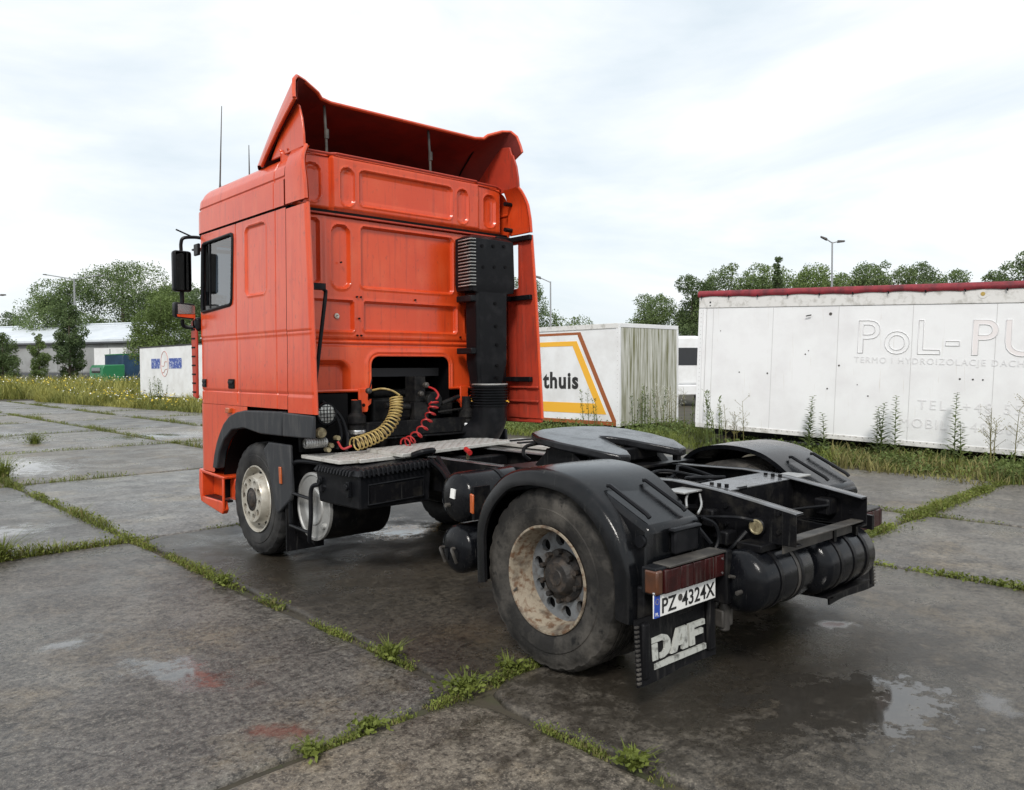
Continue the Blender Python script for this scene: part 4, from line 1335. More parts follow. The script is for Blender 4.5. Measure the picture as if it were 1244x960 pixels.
for x in (-1.25,):
    g = MB(); g.cyl((x, 0, 0.614), 'y', 0.008, -0.802, -0.79, 8); g.build('plate_screw', M['chrome'], plate)
flap_l = [o for o in T.children if o.name.startswith('mudflap')][0]
def flap_y(x, z):
    return float(np.interp(z, [0.155, 0.25, 0.35, 0.48], [-0.735, -0.73, -0.722, -0.715])) + 0.012 * math.sin(x * 9) * 0 - 0.014
def letter(polys, x0, z0, sx, sz):
    g = MB()
    for poly in polys:
        pts = [(x0 + a * sx, z0 + b * sz) for a, b in poly]
        n = len(pts)
        vs = [(x, flap_y(x, z) - 0.001, z) for x, z in pts] + [(x, flap_y(x, z) + 0.014, z) for x, z in pts]
        g.add(vs, [tuple(range(n)), tuple(range(2 * n - 1, n - 1, -1))] + [(i, n + i, n + (i + 1) % n, (i + 1) % n) for i in range(n)])
    return g.build('flap_lettering', M['white_paint'], flap_l, 0)
# D, A, F as heavy slanted stencil shapes on a unit box
letter([[(0.0, 0), (0.30, 0), (0.30, 0.72), (0.0, 0.72)], [(0.0, 0.76), (0.0, 1), (0.62, 1), (0.86, 0.9), (1.0, 0.68), (1.0, 0.32), (0.86, 0.1), (0.62, 0), (0.40, 0), (0.40, 0.24), (0.56, 0.24), (0.68, 0.36), (0.68, 0.64), (0.56, 0.76)]], -1.195, 0.258, 0.148, 0.112)
letter([[(0.0, 0), (0.30, 0), (0.58, 0.72), (0.62, 0.72), (0.62, 0.40), (0.50, 0.40), (0.44, 0.24), (0.62, 0.24), (0.62, 0), (0.92, 0), (0.92, 1), (0.40, 1)]], -1.045, 0.258, 0.155, 0.112)
letter([[(0.0, 0), (0.30, 0), (0.30, 0.38), (0.82, 0.38), (0.82, 0.62), (0.30, 0.62), (0.30, 0.76), (0.95, 0.76), (0.95, 1), (0.0, 1)]], -0.885, 0.258, 0.148, 0.112)
letter([[(0, 0), (1, 0), (1, 1), (0, 1)]], -1.185, 0.214, 0.44, 0.028)

# ---- chassis rails
RT = [(-1.075, 0.922), (-0.62, 0.995), (-0.30, 1.02), (0.5, 1.0), (1.2, 0.965), (4.9, 0.965)]
def rail_top(y):
    return float(np.interp(y, [p[0] for p in RT], [p[1] for p in RT]))
def rail_bot(y):
    return float(np.interp(y, [-1.075, -0.7, -0.3, 4.9], [0.752, 0.745, 0.70, 0.69]))
ys = np.concatenate([np.linspace(-1.075, 0.6, 18), np.linspace(0.9, 4.9, 10)])
for side in (-1, 1):
    g = MB()
    sec = []
    for y in ys:
        t_, b_ = rail_top(y), rail_bot(y)
        sec.append([(side * 0.42, y, t_), (side * 0.42, y, b_), (side * 0.345, y, b_), (side * 0.345, y, b_ + 0.008), (side * 0.412, y, b_ + 0.008), (side * 0.412, y, t_ - 0.008), (side * 0.345, y, t_ - 0.008), (side * 0.345, y, t_)])
    g.loft(sec, closed=True, caps=True)
    rail = g.build('chassis_rail', M['black_steel'], T, bevel=0.003)
    g = MB()
    g.loft([[(side * 0.4235, y, rail_top(y) + 0.001), (side * 0.42, y, rail_top(y) + 0.005), (side * 0.345, y, rail_top(y) + 0.005), (side * 0.342, y, rail_top(y) + 0.001)] for y in ys])
    g.build('rail_flange', M['rail_top'], rail, smooth=60)
    for k in range(9):
        y = -0.98 + 0.16 * k
        for z in (0.80, 0.90):
            g = MB(); g.cyl((0, y, z + 0.02), 'x', 0.013, side * 0.405, side * 0.436, 6); g.build('rail_bolt', M['black_steel'], rail)
    # inner reinforcement
# cross members
g = MB()
g.hexa([(-0.41, -0.62, 0.985), (0.41, -0.62, 0.985), (0.41, -0.42, 1.005), (-0.41, -0.42, 1.005)], [(-0.41, -0.62, 0.993), (0.41, -0.62, 0.993), (0.41, -0.42, 1.013), (-0.41, -0.42, 1.013)])
cm = g.build('cross_member', M['rail_top'], T, bevel=0.002)
g = MB(); g.box(-0.405, 0.405, -0.615, -0.605, 0.76, 0.985); g.build('cross_member_web', M['black_steel'], cm)
for sx in (-1, 1):
    for k in range(3):
        g = MB(); g.cyl((sx * 0.30, -0.48 - 0.05 * k, 0), 'z', 0.012, 1.0, 1.022, 6); g.build('cross_bolt', M['black_steel'], cm)
g = MB(); g.box(-0.405, 0.405, -1.06, -0.99, 0.775, 0.785); g.box(-0.405, 0.405, -0.992, -0.985, 0.70, 0.785); g.build('rear_cross_bar', M['dusty'], T, bevel=0.003)
for y in (0.95, 2.1, 3.0):
    g = MB(); g.box(-0.405, 0.405, y, y + 0.12, 0.74, 0.93); g.build('cross_member', M['black_steel'], T, bevel=0.01)
for (x0, x1, y0, y1) in ((-0.60, -0.425, -0.50, -0.36), (0.425, 0.62, -0.62, -0.46)):
    g = MB(); g.box(x0, x1, y0, y1, 0.985, 0.995); g.build('fender_bracket', M['alu'], T, bevel=0.002)
# fender carrier tubes
for side in (-1, 1):
    for y in (-0.45, 0.45):
        g = MB(); g.tube([(side * 0.41, y, 0.88), (side * 0.75, y, 0.95 if y > 0 else 0.93), (side * 1.1, y, 0.95 if y > 0 else 0.93)], 0.022, 8); g.build('fender_tube', M['black_steel'], T)
# rear axle, differential, drive shaft, air bags
g = MB(); g.tube([(-1.0, 0, 0.5145), (-0.3, 0, 0.5145), (0.3, 0, 0.5145), (1.0, 0, 0.5145)], 0.085, 14); g.lathe([(-0.3, 0.05), (-0.22, 0.2), (0, 0.25), (0.2, 0.2), (0.28, 0.05)], (0.0, 0.0, 0.52), 'y', 20)
g.build('rear_axle', M['black_steel'], T)
g = MB(); g.tube([(0, 0.3, 0.55), (0, 2.3, 0.85)], 0.06, 12); g.build('drive_shaft', M['black_steel'], T)
g = MB(); g.tube([(-0.95, 3.775, 0.5), (-0.6, 3.775, 0.38), (0.6, 3.775, 0.38), (0.95, 3.775, 0.5)], 0.06, 10); g.build('front_axle', M['black_steel'], T)
for side in (-1, 1):
    for y in (-0.42, 0.42):
        g = MB(); g.lathe([(0.42, 0.10), (0.46, 0.13), (0.55, 0.135), (0.60, 0.12), (0.66, 0.135), (0.74, 0.13), (0.76, 0.10)], (side * 0.52, y, 0), 'z', 18); g.build('air_bag', M['black_plastic'], T)
    g = MB(); g.tube([(side * 0.5, 1.1, 0.62), (side * 0.5, 0.0, 0.40), (side * 0.5, -0.5, 0.40)], 0.045, 8); g.build('axle_link', M['black_steel'], T)
    g = MB(); g.tube([(side * 0.47, -0.12, 0.45), (side * 0.46, -0.3, 0.98)], 0.035, 10); g.build('shock_absorber', M['black_plastic'], T)
# rear air tanks under the frame end
def air_tank(c, r, x0, x1, name='air_tank', nstrap=2, m='tank'):
    e = 0.42 * r
    dome = [(math.sin(t), math.cos(t)) for t in np.linspace(math.pi / 2, 0, 7)]
    pr = [(x0 + e - e * a, r * max(b, 0.003)) for a, b in dome] + [(x1 - e + e * a, r * max(b, 0.003)) for a, b in dome[::-1]]
    g = MB(); g.lathe(pr, c, 'x', 36)
    o = g.build(name, M[m], T, smooth=50)
    for k in range(nstrap):
        x = x0 + e + 0.02 + (x1 - x0 - 2 * e - 0.04) * (k + 0.5) / nstrap
        g = MB(); g.lathe([(x - 0.016, r + 0.001), (x - 0.016, r + 0.006), (x + 0.016, r + 0.006), (x + 0.016, r + 0.001)], c, 'x', 36); g.build('tank_strap', M['black_steel'], o)
    return o
t1 = air_tank((0, -0.86, 0.565), 0.166, -0.66, -0.06)
g = MB(); g.cyl((0, -0.9, 0.53), 'x', 0.012, -0.70, -0.66, 8); g.tube([(-0.66, -0.86, 0.60), (-0.70, -0.855, 0.61)], 0.009, 8); g.build('drain_valve', M['dusty'], t1)
g = MB(); g.lathe([(-0.30, 0.168), (-0.24, 0.168)], (0, -0.86, 0.565), 'x', 36, R(120), R(330)); g.build('tank_band', M['dusty'], t1)
t2 = air_tank((0, -0.88, 0.545), 0.172, -0.02, 0.66, nstrap=3)
g = MB(); g.hexa([(0.08, -1.0, 0.365), (0.64, -1.0, 0.365), (0.64, -0.8, 0.355), (0.08, -0.8, 0.355)], [(0.08, -1.0, 0.375), (0.64, -1.0, 0.375), (0.64, -0.8, 0.365), (0.08, -0.8, 0.365)]); g.build('tank_tray', M['black_steel'], T)
for x in (0.16, 0.44, 0.66):
    g = MB(); g.hexa([(x, -1.0, 0.68), (x + 0.03, -1.0, 0.68), (x + 0.03, -0.75, 0.70), (x, -0.75, 0.70)], [(x, -1.0, 0.77), (x + 0.03, -1.0, 0.77), (x + 0.03, -0.75, 0.78), (x, -0.75, 0.78)]); g.build('tank_hanger', M['black_steel'], T)
g = MB(); g.box(-0.55, -0.15, -0.95, -0.80, 0.72, 0.76); g.build('tank_hanger', M['black_steel'], T, bevel=0.006)
# round coupling cap, cables at the rear
g = MB(); g.lathe([(-0.42, 0.048), (-0.447, 0.048), (-0.452, 0.042)], (0, -0.86, 0.835), 'x', 20); cpb = g.build('coupling_body', M['black_steel'], T)
g = MB(); g.lathe([(-0.44, 0.042), (-0.456, 0.041), (-0.458, 0.034), (-0.455, 0.030), (-0.456, 0.001)], (0, -0.86, 0.835), 'x', 20); g.build('coupling_cap', M['brass'], cpb)
cables = [[(-0.43, -0.86, 0.86), (-0.5, -0.78, 0.88), (-0.5, -0.6, 0.86), (-0.55, -0.4, 0.84)], [(-0.45, -0.8, 0.80), (-0.52, -0.76, 0.72), (-0.5, -0.7, 0.66), (-0.44, -0.75, 0.62)],
          [(-0.35, 0.1, 0.95), (-0.1, 0.05, 1.02), (0.1, -0.1, 0.98), (0.3, -0.15, 0.92)], [(-0.3, -0.05, 0.9), (0.0, 0.0, 1.0), (0.2, 0.1, 1.02), (0.33, -0.1, 0.95)],
          [(-0.45, -0.3, 0.96), (-0.6, -0.45, 0.94), (-0.66, -0.6, 0.86), (-0.66, -0.72, 0.75)], [(0.1, -0.3, 0.9), (0.15, -0.1, 0.97), (0.0, 0.15, 0.99), (-0.15, 0.2, 0.93)]]
for k, cpts in enumerate(cables):
    g = MB(); g.tube(catmull(cpts, 6), 0.011, 6); g.build('air_line', M['black_plastic'], T)
for cpts in ([(-0.66, -0.56, 0.93), (-0.58, -0.50, 0.96), (-0.50, -0.46, 0.985)], [(-0.64, -0.62, 0.90), (-0.55, -0.58, 0.93), (-0.45, -0.50, 0.97)]):
    g = MB(); g.tube(catmull(cpts, 5), 0.007, 6); g.build('grey_cable', M['alu'], T)
rc = random.Random(5)
for k in range(14):
    y0 = rc.uniform(-0.95, 0.1); x0 = rc.uniform(-0.33, 0.33); z0 = rc.uniform(0.80, 0.97)
    cp = [(x0 + rc.uniform(-0.25, 0.25) * i, y0 + 0.16 * i + rc.uniform(-0.05, 0.05), z0 + rc.uniform(-0.05, 0.06)) for i in range(4)]
    cp = [(max(-0.33, min(0.33, a)), b, max(0.76, min(1.0, c))) for a, b, c in cp]
    g = MB(); g.tube(catmull(cp, 6), rc.choice((0.006, 0.009, 0.012)), 6); g.build('air_line', M[rc.choice(('black_plastic', 'black_steel', 'dusty'))], T)
for (x0, x1, y0, y1, z0, z1) in ((-0.52, -0.43, -0.34, -0.20, 0.80, 0.92), (-0.50, -0.43, -0.62, -0.54, 0.80, 0.90), (-0.54, -0.44, -0.74, -0.68, 0.72, 0.80), (0.30, 0.41, -0.9, -0.8, 0.80, 0.9), (-0.15, 0.05, -0.8, -0.66, 0.76, 0.86)):
    g = MB(); g.box(x0, x1, y0, y1, z0, z1); g.build('valve_body', M['black_steel'], T, bevel=0.012)
# spring brake chambers and other bulk between the rails
for side in (-1, 1):
    g = MB(); g.lathe([(0.12, 0.02), (0.14, 0.09), (0.22, 0.1), (0.24, 0.085), (0.34, 0.085), (0.36, 0.03)], (side * 0.36, 0, 0.62), 'y', 18); g.build('brake_chamber', M['black_steel'], T)
g = MB(); g.box(-0.32, 0.32, 0.25, 0.85, 0.68, 0.90); g.build('valve_block', M['engine'], T, bevel=0.03)

# ---- fifth wheel coupling
zt_ = lambda y: 1.155 + (y - 0.15) * 0.105
outl = [(-0.27, 0.15), (-0.36, 0.17), (-0.46, 0.35), (-0.50, 0.58), (-0.485, 0.80), (-0.40, 0.95), (-0.22, 1.03), (0.0, 1.05), (0.22, 1.03), (0.40, 0.95), (0.485, 0.80), (0.50, 0.58), (0.46, 0.35), (0.36, 0.17), (0.27, 0.15), (0.20, 0.24), (0.09, 0.50), (0.045, 0.62), (0.0, 0.65), (-0.045, 0.62), (-0.09, 0.50), (-0.20, 0.24)]
n = len(outl)
g = MB()
def fwz(x, y, dz):
    rear = max(0.0, (0.42 - y) / 0.27)
    return zt_(y) + dz - 0.045 * rear * rear * 0.6
vs = [(x, y, fwz(x, y, 0)) for x, y in outl] + [(x, y, fwz(x, y, -0.055)) for x, y in outl]
# top split into left and right halves for clean faces
top_l = [18, 19, 20, 21, 0, 1, 2, 3, 4, 5, 6, 7]
top_r = [7, 8, 9, 10, 11, 12, 13, 14, 15, 16, 17, 18]
g.add(vs, [tuple(top_l), tuple(top_r), tuple(n + i for i in top_l[::-1]), tuple(n + i for i in top_r[::-1])] + [(i, n + i, n + (i + 1) % n, (i + 1) % n) for i in range(n)])
M['wet_steel'] = mat('greased_steel', (0.022, 0.023, 0.026), 0.15, 0.2, c2=(0.008, 0.008, 0.009), vscale=6, vlo=0.45, vhi=0.65, bump=0.10, bscale=160, r2=0.26, spec=0.4)
fifth = g.build('fifth_wheel', M['wet_steel'], T, bevel=0.012)
g = MB()
g.box(-0.36, 0.36, 0.42, 0.85, 1.04, 1.13)
for s in (-1, 1):
    g.prism([(0.35, 1.0), (0.9, 1.0), (0.72, 1.16), (0.53, 1.16)], 'x', s * 0.44, s * 0.34)
g.build('fifth_wheel_saddle', M['black_steel'], fifth, bevel=0.01)
g = MB(); g.box(-0.62, 0.62, 0.28, 1.0, 1.0, 1.02); g.build('mounting_plate', M['black_steel'], fifth, bevel=0.004)
g = MB(); g.tube(catmull([(-0.40, 0.86, 1.17), (-0.52, 0.88, 1.15), (-0.56, 0.86, 1.10), (-0.52, 0.84, 1.06)], 5), 0.013, 8); g.build('release_handle', M['black_steel'], fifth)
g = MB(); g.lathe([(0.30, 0.05), (0.345, 0.06), (0.36, 0.03)], (0.36, 0, 1.045), 'y', 12) if False else g.tube([(0.40, 0.28, 1.03), (0.40, 0.28, 1.075)], 0.03, 8); g.build('pivot_bolt', M['wet_steel'], fifth)

# ---- catwalk plates
def checker(name, corners, z, th=0.03):
    (a, b, c_, d) = corners
    g = MB(); g.hexa([(x, y, z - th) for x, y in corners], [(x, y, z) for x, y in corners])
    o = g.build(name, M['checker'], T, bevel=0.004)
    A, B, Cc, D = [Vector((x, y, z)) for x, y in corners]
    nu, nv = max(3, int((B - A).length / 0.05)), max(3, int((D - A).length / 0.05))
    g = MB()
    for i in range(nu):
        for j in range(nv):
            u, v = (i + 0.5) / nu, (j + 0.5) / nv
            p = A.lerp(B, u).lerp(D.lerp(Cc, u), v)
            s = 0.016 if (i + j) % 2 else -0.016
            p1, p2 = p + Vector((0.016, s, 0)), p - Vector((0.016, s, 0))
            q = Vector((-s, 0.016, 0)).normalized() * 0.004
            g.add([p1 + Vector((0, 0, 0.0005)), p + q + Vector((0, 0, 0.0005)), p2 + Vector((0, 0, 0.0005)), p - q + Vector((0, 0, 0.0005)), p + Vector((0, 0, 0.004))],
                  [(0, 1, 4), (1, 2, 4), (2, 3, 4), (3, 0, 4)])
    tr = g.build('tread_pattern', M['alu'], o, 0, recalc=False)
    tr['kind'] = 'stuff'
    return o
checker('catwalk_plate', [(-1.17, 2.30), (-0.98, 2.27), (-0.86, 2.85), (-1.17, 2.92)], 0.985)
checker('catwalk_plate', [(-1.03, 2.22), (-0.52, 2.26), (-0.50, 2.78), (-0.90, 2.80)], 0.99)
checker('catwalk_plate', [(-0.72, 2.10), (0.66, 2.36), (0.68, 2.84), (-0.70, 2.66)], 1.02)
pl4 = checker('catwalk_plate', [(0.72, 1.75), (1.18, 1.75), (1.18, 2.75), (0.72, 2.75)], 0.985)
for k in range(4):
    g = MB(); g.box(0.73, 1.17, 1.86 + 0.22 * k, 1.90 + 0.22 * k, 0.986, 1.0); g.build('plate_strip', M['black_plastic'], pl4, bevel=0.003)
# fuel tank on the far side
g = MB(); g.prism([(0.58, 0.36), (1.12, 0.36), (1.2, 0.44), (1.2, 0.86), (1.12, 0.94), (0.58, 0.94)], 'y', 1.05, 2.85); g.build('fuel_tank', M['alu'], T, bevel=0.03)

# ---- battery box with ribbed lid
g = MB()
g.hexa([(-1.15, 2.03, 0.63), (-0.51, 2.03, 0.63), (-0.51, 2.62, 0.63), (-1.17, 2.62, 0.63)], [(-1.17, 2.01, 0.90), (-0.50, 2.01, 0.93), (-0.50, 2.64, 0.93), (-1.19, 2.64, 0.90)])
bb = g.build('battery_box', M['black_plastic'], T, bevel=0.015, segs=2)
g = MB()
g.hexa([(-1.195, 1.985, 0.885), (-0.48, 1.985, 0.92), (-0.48, 2.66, 0.93), (-1.21, 2.66, 0.885)], [(-1.16, 2.02, 0.935), (-0.50, 2.02, 0.965), (-0.50, 2.62, 0.97), (-1.18, 2.62, 0.935)])
lid = g.build('battery_lid', M['black_plastic'], T, bevel=0.012, segs=2)
for k in range(16):
    x = -1.15 + k * 0.042
    zb = 0.905 + (x + 1.15) * 0.045
    g = MB(); g.hexa([(x, 1.975, zb - 0.03), (x + 0.022, 1.975, zb - 0.03), (x + 0.022, 2.05, zb + 0.02), (x, 2.05, zb + 0.02)], [(x, 1.985, zb + 0.03), (x + 0.022, 1.985, zb + 0.03), (x + 0.022, 2.05, zb + 0.042), (x, 2.05, zb + 0.042)])
    g.build('lid_rib', M['black_plastic'], lid, bevel=0.006)
for k in range(12):
    y = 2.08 + k * 0.046
    g = MB(); g.hexa([(-1.212, y, 0.88), (-1.12, y, 0.90), (-1.12, y + 0.024, 0.90), (-1.212, y + 0.024, 0.88)], [(-1.20, y, 0.925), (-1.12, y, 0.948), (-1.12, y + 0.024, 0.948), (-1.20, y + 0.024, 0.925)])
    g.build('lid_rib', M['black_plastic'], lid, bevel=0.006)
def frame_rect(name, x0, x1, z0, z1, y, w, m, parent):
    g = MB()
    g.tube([(x0, y, z0), (x1, y, z0 + 0.02), (x1, y, z1 + 0.02), (x0, y, z1), (x0, y, z0)], w, 6, caps=False)
    return g.build(name, m, parent)
frame_rect('box_panel_rim', -1.085, -0.575, 0.665, 0.815, 2.018, 0.009, M['black_plastic'], bb)
g = MB(); g.box(-1.07, -0.59, 2.012, 2.03, 0.675, 0.81); g.build('box_panel', M['black_steel'], bb)
for (x, y) in ((-1.185, 2.14), (-1.188, 2.55)):
    g = MB(); g.box(x - 0.012, x + 0.02, y - 0.02, y + 0.02, 0.72, 0.84); g.cyl((0, y, 0.80), 'x', 0.025, x - 0.03, x, 12); g.build('lid_latch', M['black_plastic'], bb, bevel=0.005)
g = MB(); g.tube(catmull([(-0.62, 2.1, 1.0), (-0.58, 2.02, 1.03), (-0.48, 2.02, 1.035), (-0.44, 2.1, 1.01)], 5), 0.025, 8); g.build('lid_strap', M['black_plastic'], T)

# ---- silencer with round bright end, guard bars
g = MB(); g.lathe([(-1.11, 0.28), (-0.95, 0.285), (-0.55, 0.285), (-0.53, 0.2), (-0.53, 0.01)], (0, 2.81, 0.56), 'x', 40); sil = g.build('silencer', M['black_steel'], T)
g = MB(); g.lathe([(-1.10, 0.283), (-1.125, 0.283), (-1.128, 0.262), (-1.118, 0.252), (-1.118, 0.16), (-1.13, 0.15), (-1.13, 0.11), (-1.122, 0.10), (-1.122, 0.001)], (0, 2.81, 0.56), 'x', 48); cap = g.build('silencer_cap', M['alu'], sil, smooth=40)
for (dy, dz) in ((-0.12, 0.19), (-0.18, -0.14)):
    g = MB(); g.lathe([(-1.118, 0.028), (-1.145, 0.022), (-1.148, 0.001)], (0, 2.81 + dy, 0.56 + dz), 'x', 12); g.build('cap_stud', M['alu'], cap)
g = MB()
g.tube(catmull([(-1.1, 2.55, 0.93), (-1.17, 2.9, 0.93), (-1.19, 3.02, 0.90), (-1.2, 3.06, 0.80), (-1.2, 3.06, 0.40)], 6), 0.018, 8)
gb = g.build('guard_bar', M['black_plastic'], T)
g = MB(); g.tube(catmull([(-1.16, 2.50, 0.76), (-1.20, 2.60, 0.77), (-1.22, 2.66, 0.72), (-1.22, 2.67, 0.5), (-1.22, 2.70, 0.32), (-1.18, 2.72, 0.27)], 6), 0.018, 8); g.build('guard_bar', M['black_plastic'], T)
for z in (0.66, 0.38):
    g = MB(); g.tube([(-1.205, 3.06, z), (-1.22, 2.68, z - 0.01)], 0.014, 8); g.build('guard_rung', M['black_plastic'], gb)

# ---- side air tanks
ta = air_tank((0, 0.93, 0.855), 0.165, -1.14, -0.45, nstrap=1)
g = MB(); g.box(-1.165, -1.135, 0.955, 1.005, 0.855, 0.905); 
g = MB(); g.hexa([(-1.137, 0.93, 0.86), (-1.134, 0.89, 0.855), (-1.130, 0.885, 0.915), (-1.133, 0.925, 0.92)], [(-1.150, 0.93, 0.86), (-1.147, 0.89, 0.855), (-1.143, 0.885, 0.915), (-1.146, 0.925, 0.92)]); g.build('white_sticker', M['plate_white'], ta, 0)
g = MB(); g.cyl((0, 0.95, 0.81), 'x', 0.014, -1.17, -1.13, 8); g.build('drain_valve', M['dusty'], ta)
g = MB(); g.prism([(0.70, 0.78), (0.735, 0.785), (0.735, 0.91), (0.70, 0.905)], 'x', -1.145, -1.13); g.build('side_reflector', M['amber'], T, bevel=0.01)
g = MB(); g.box(-1.13, -1.0, 0.705, 0.73, 0.74, 0.95); g.build('reflector_bracket', M['black_steel'], T)
tb = air_tank((0, 0.93, 0.515), 0.16, -1.14, -0.45, nstrap=1)
for (y, z) in ((0.90, 0.50), (1.02, 0.49)):
    g = MB(); g.tube(catmull([(-1.12, y, z + 0.03), (-1.16, y, z + 0.03), (-1.165, y - 0.02, z), (-1.14, y - 0.02, z - 0.06)], 4), 0.011, 6); g.build('pipe_elbow', M['dusty'], tb)
g = MB(); g.box(-0.50, -0.43, 0.80, 1.06, 0.40, 0.98); g.build('tank_hanger', M['black_steel'], T, bevel=0.01)

# ---- hoses and lamp behind the cab
def coil(name, path, r, turns, tr, m, r_end=None):
    P = catmull(path, 14)
    n = turns * 14
    pts = []
    L_ = len(P) - 1
    nrm = Vector((0, 1, 0))
    for i in range(n + 1):
        t = i / n * L_
        k = min(int(t), L_ - 1)
        p = P[k].lerp(P[k + 1], t - k)
        d = (P[min(k + 2, L_)] - P[max(k - 1, 0)]).normalized()
        nrm = (nrm - d * nrm.dot(d)).normalized()
        b = d.cross(nrm)
        a = 2 * math.pi * turns * i / n
        pts.append(p + (nrm * math.cos(a) + b * math.sin(a)) * r)
    g = MB(); g.tube(pts, tr, 6)
    return g.build(name, m, T)
coil('yellow_coil_hose', [(-0.36, 2.72, 1.45), (-0.37, 2.70, 1.36), (-0.42, 2.68, 1.25), (-0.54, 2.65, 1.15), (-0.70, 2.62, 1.10), (-0.86, 2.60, 1.07)], 0.055, 20, 0.0068, M['yellow_hose'])
g = MB(); g.tube(catmull([(-0.50, 2.92, 1.50), (-0.45, 2.80, 1.52), (-0.38, 2.74, 1.50), (-0.32, 2.72, 1.46)], 5), 0.009, 6); g.build('yellow_hose_end', M['yellow_hose'], T)
g = MB(); g.tube(catmull([(-0.88, 2.60, 1.06), (-0.95, 2.62, 1.04), (-0.98, 2.65, 1.10)], 4), 0.010, 6); g.build('hose_tail', M['red_hose'], T)
coil('red_coil_hose', [(0.05, 2.72, 1.40), (0.03, 2.70, 1.33), (-0.04, 2.68, 1.24), (-0.14, 2.65, 1.14), (-0.27, 2.62, 1.07), (-0.36, 2.60, 1.045)], 0.042, 8, 0.0075, M['red_hose'])
g = MB(); g.tube(catmull([(0.10, 2.9, 1.53), (0.12, 2.80, 1.50), (0.12, 2.74, 1.45), (0.08, 2.72, 1.41)], 5), 0.010, 6); g.build('red_hose_end', M['red_hose'], T)
for (x, z) in ((-0.53, 1.50), (0.09, 1.54), (0.03, 1.46)):
    g = MB(); g.lathe([(2.86, 0.001), (2.86, 0.014), (2.865, 0.016), (2.872, 0.026), (2.90, 0.028), (2.92, 0.018)], (x, 0, z), 'y', 8); g.build('hose_coupling', M['dusty'], T)
g = MB(); g.tube([(-0.50, 2.92, 1.52), (-0.47, 2.93, 1.60)], 0.006, 6); g.build('coupling_lever', M['black_steel'], T)
g = MB(); g.lathe([(2.90, 0.03), (2.84, 0.075), (2.78, 0.092), (2.765, 0.092), (2.765, 0.078)], (-1.01, 0, 1.325), 'y', 24); wl_ = g.build('work_lamp', M['black_plastic'], T)
g = MB(); g.lathe([(2.772, 0.080), (2.768, 0.05), (2.766, 0.001)], (-1.01, 0, 1.325), 'y', 24); g.build('lamp_glass', M['lamp_glass'], wl_)
for k in range(-2, 3):
    q = k * 0.03
    h = math.sqrt(0.08 ** 2 - q * q)
    g = MB(); g.tube([(-1.01 + q, 2.758, 1.325 - h), (-1.01 + q, 2.758, 1.325 + h)], 0.0035, 5); g.build('lamp_grille_bar', M['black_plastic'], wl_)
    g = MB(); g.tube([(-1.01 - h, 2.757, 1.325 + q), (-1.01 + h, 2.757, 1.325 + q)], 0.0035, 5); g.build('lamp_grille_bar', M['black_plastic'], wl_)
g = MB(); g.lathe([(2.74, 0.001), (2.74, 0.04), (2.78, 0.045), (2.8, 0.02)], (-1.07, 0, 1.17), 'y', 16); g.build('air_filter_cap', M['brass'], T)
pr = []
for k in range(9):
    x = -1.20 + 0.022 * k
    pr += [(x, 0.034), (x + 0.008, 0.042), (x + 0.014, 0.042), (x + 0.022, 0.034)]
g = MB(); g.lathe(pr, (0, 2.80, 1.085), 'x', 16); g.build('flex_pipe', M['alu'], T, smooth=60)
for k, cp in enumerate(([(-0.98, 2.9, 1.4), (-0.9, 2.82, 1.3), (-0.86, 2.8, 1.15), (-0.9, 2.8, 1.02)], [(-0.95, 2.95, 1.42), (-0.84, 2.85, 1.3), (-0.8, 2.8, 1.12), (-0.84, 2.75, 1.0)], [(-0.9, 2.95, 1.2), (-0.8, 2.9, 1.25), (-0.72, 2.9, 1.1)])):
    g = MB(); g.tube(catmull(cp, 6), 0.014, 6); g.build('cable_bundle', M['black_plastic'], T)
g = MB(); g.box(-1.15, -0.70, 2.96, 3.0, 1.0, 1.48); g.build('cab_bulkhead', M['deep'], T)
for (x, y, z) in ((-0.98, 2.74, 1.06), (-0.93, 2.72, 1.12), (-1.03, 2.70, 1.03)):
    g = MB(); g.cyl((x, 0, z), 'y', 0.02, y, y + 0.06, 8); g.build('pipe_fitting', M['brass'], T)
# red tap and fittings by the frame
g = MB(); g.tube([(-0.44, 1.62, 1.0), (-0.47, 1.58, 1.06)], 0.012, 6); g.build('tap_stem', M['brass'], T)
g = MB(); g.tube([(-0.46, 1.62, 1.075), (-0.50, 1.52, 1.055)], 0.02, 8); g.build('tap_handle', M['red_hose'], T)
for cp in ([(-0.52, 1.98, 0.96), (-0.58, 1.75, 0.9), (-0.7, 1.45, 0.82), (-0.72, 1.2, 0.80)], [(-0.48, 1.95, 0.98), (-0.56, 1.72, 0.88), (-0.66, 1.45, 0.78), (-0.7, 1.2, 0.76)]):
    g = MB(); g.tube(catmull(cp, 6), 0.022, 8); g.build('air_line', M['black_plastic'], T)

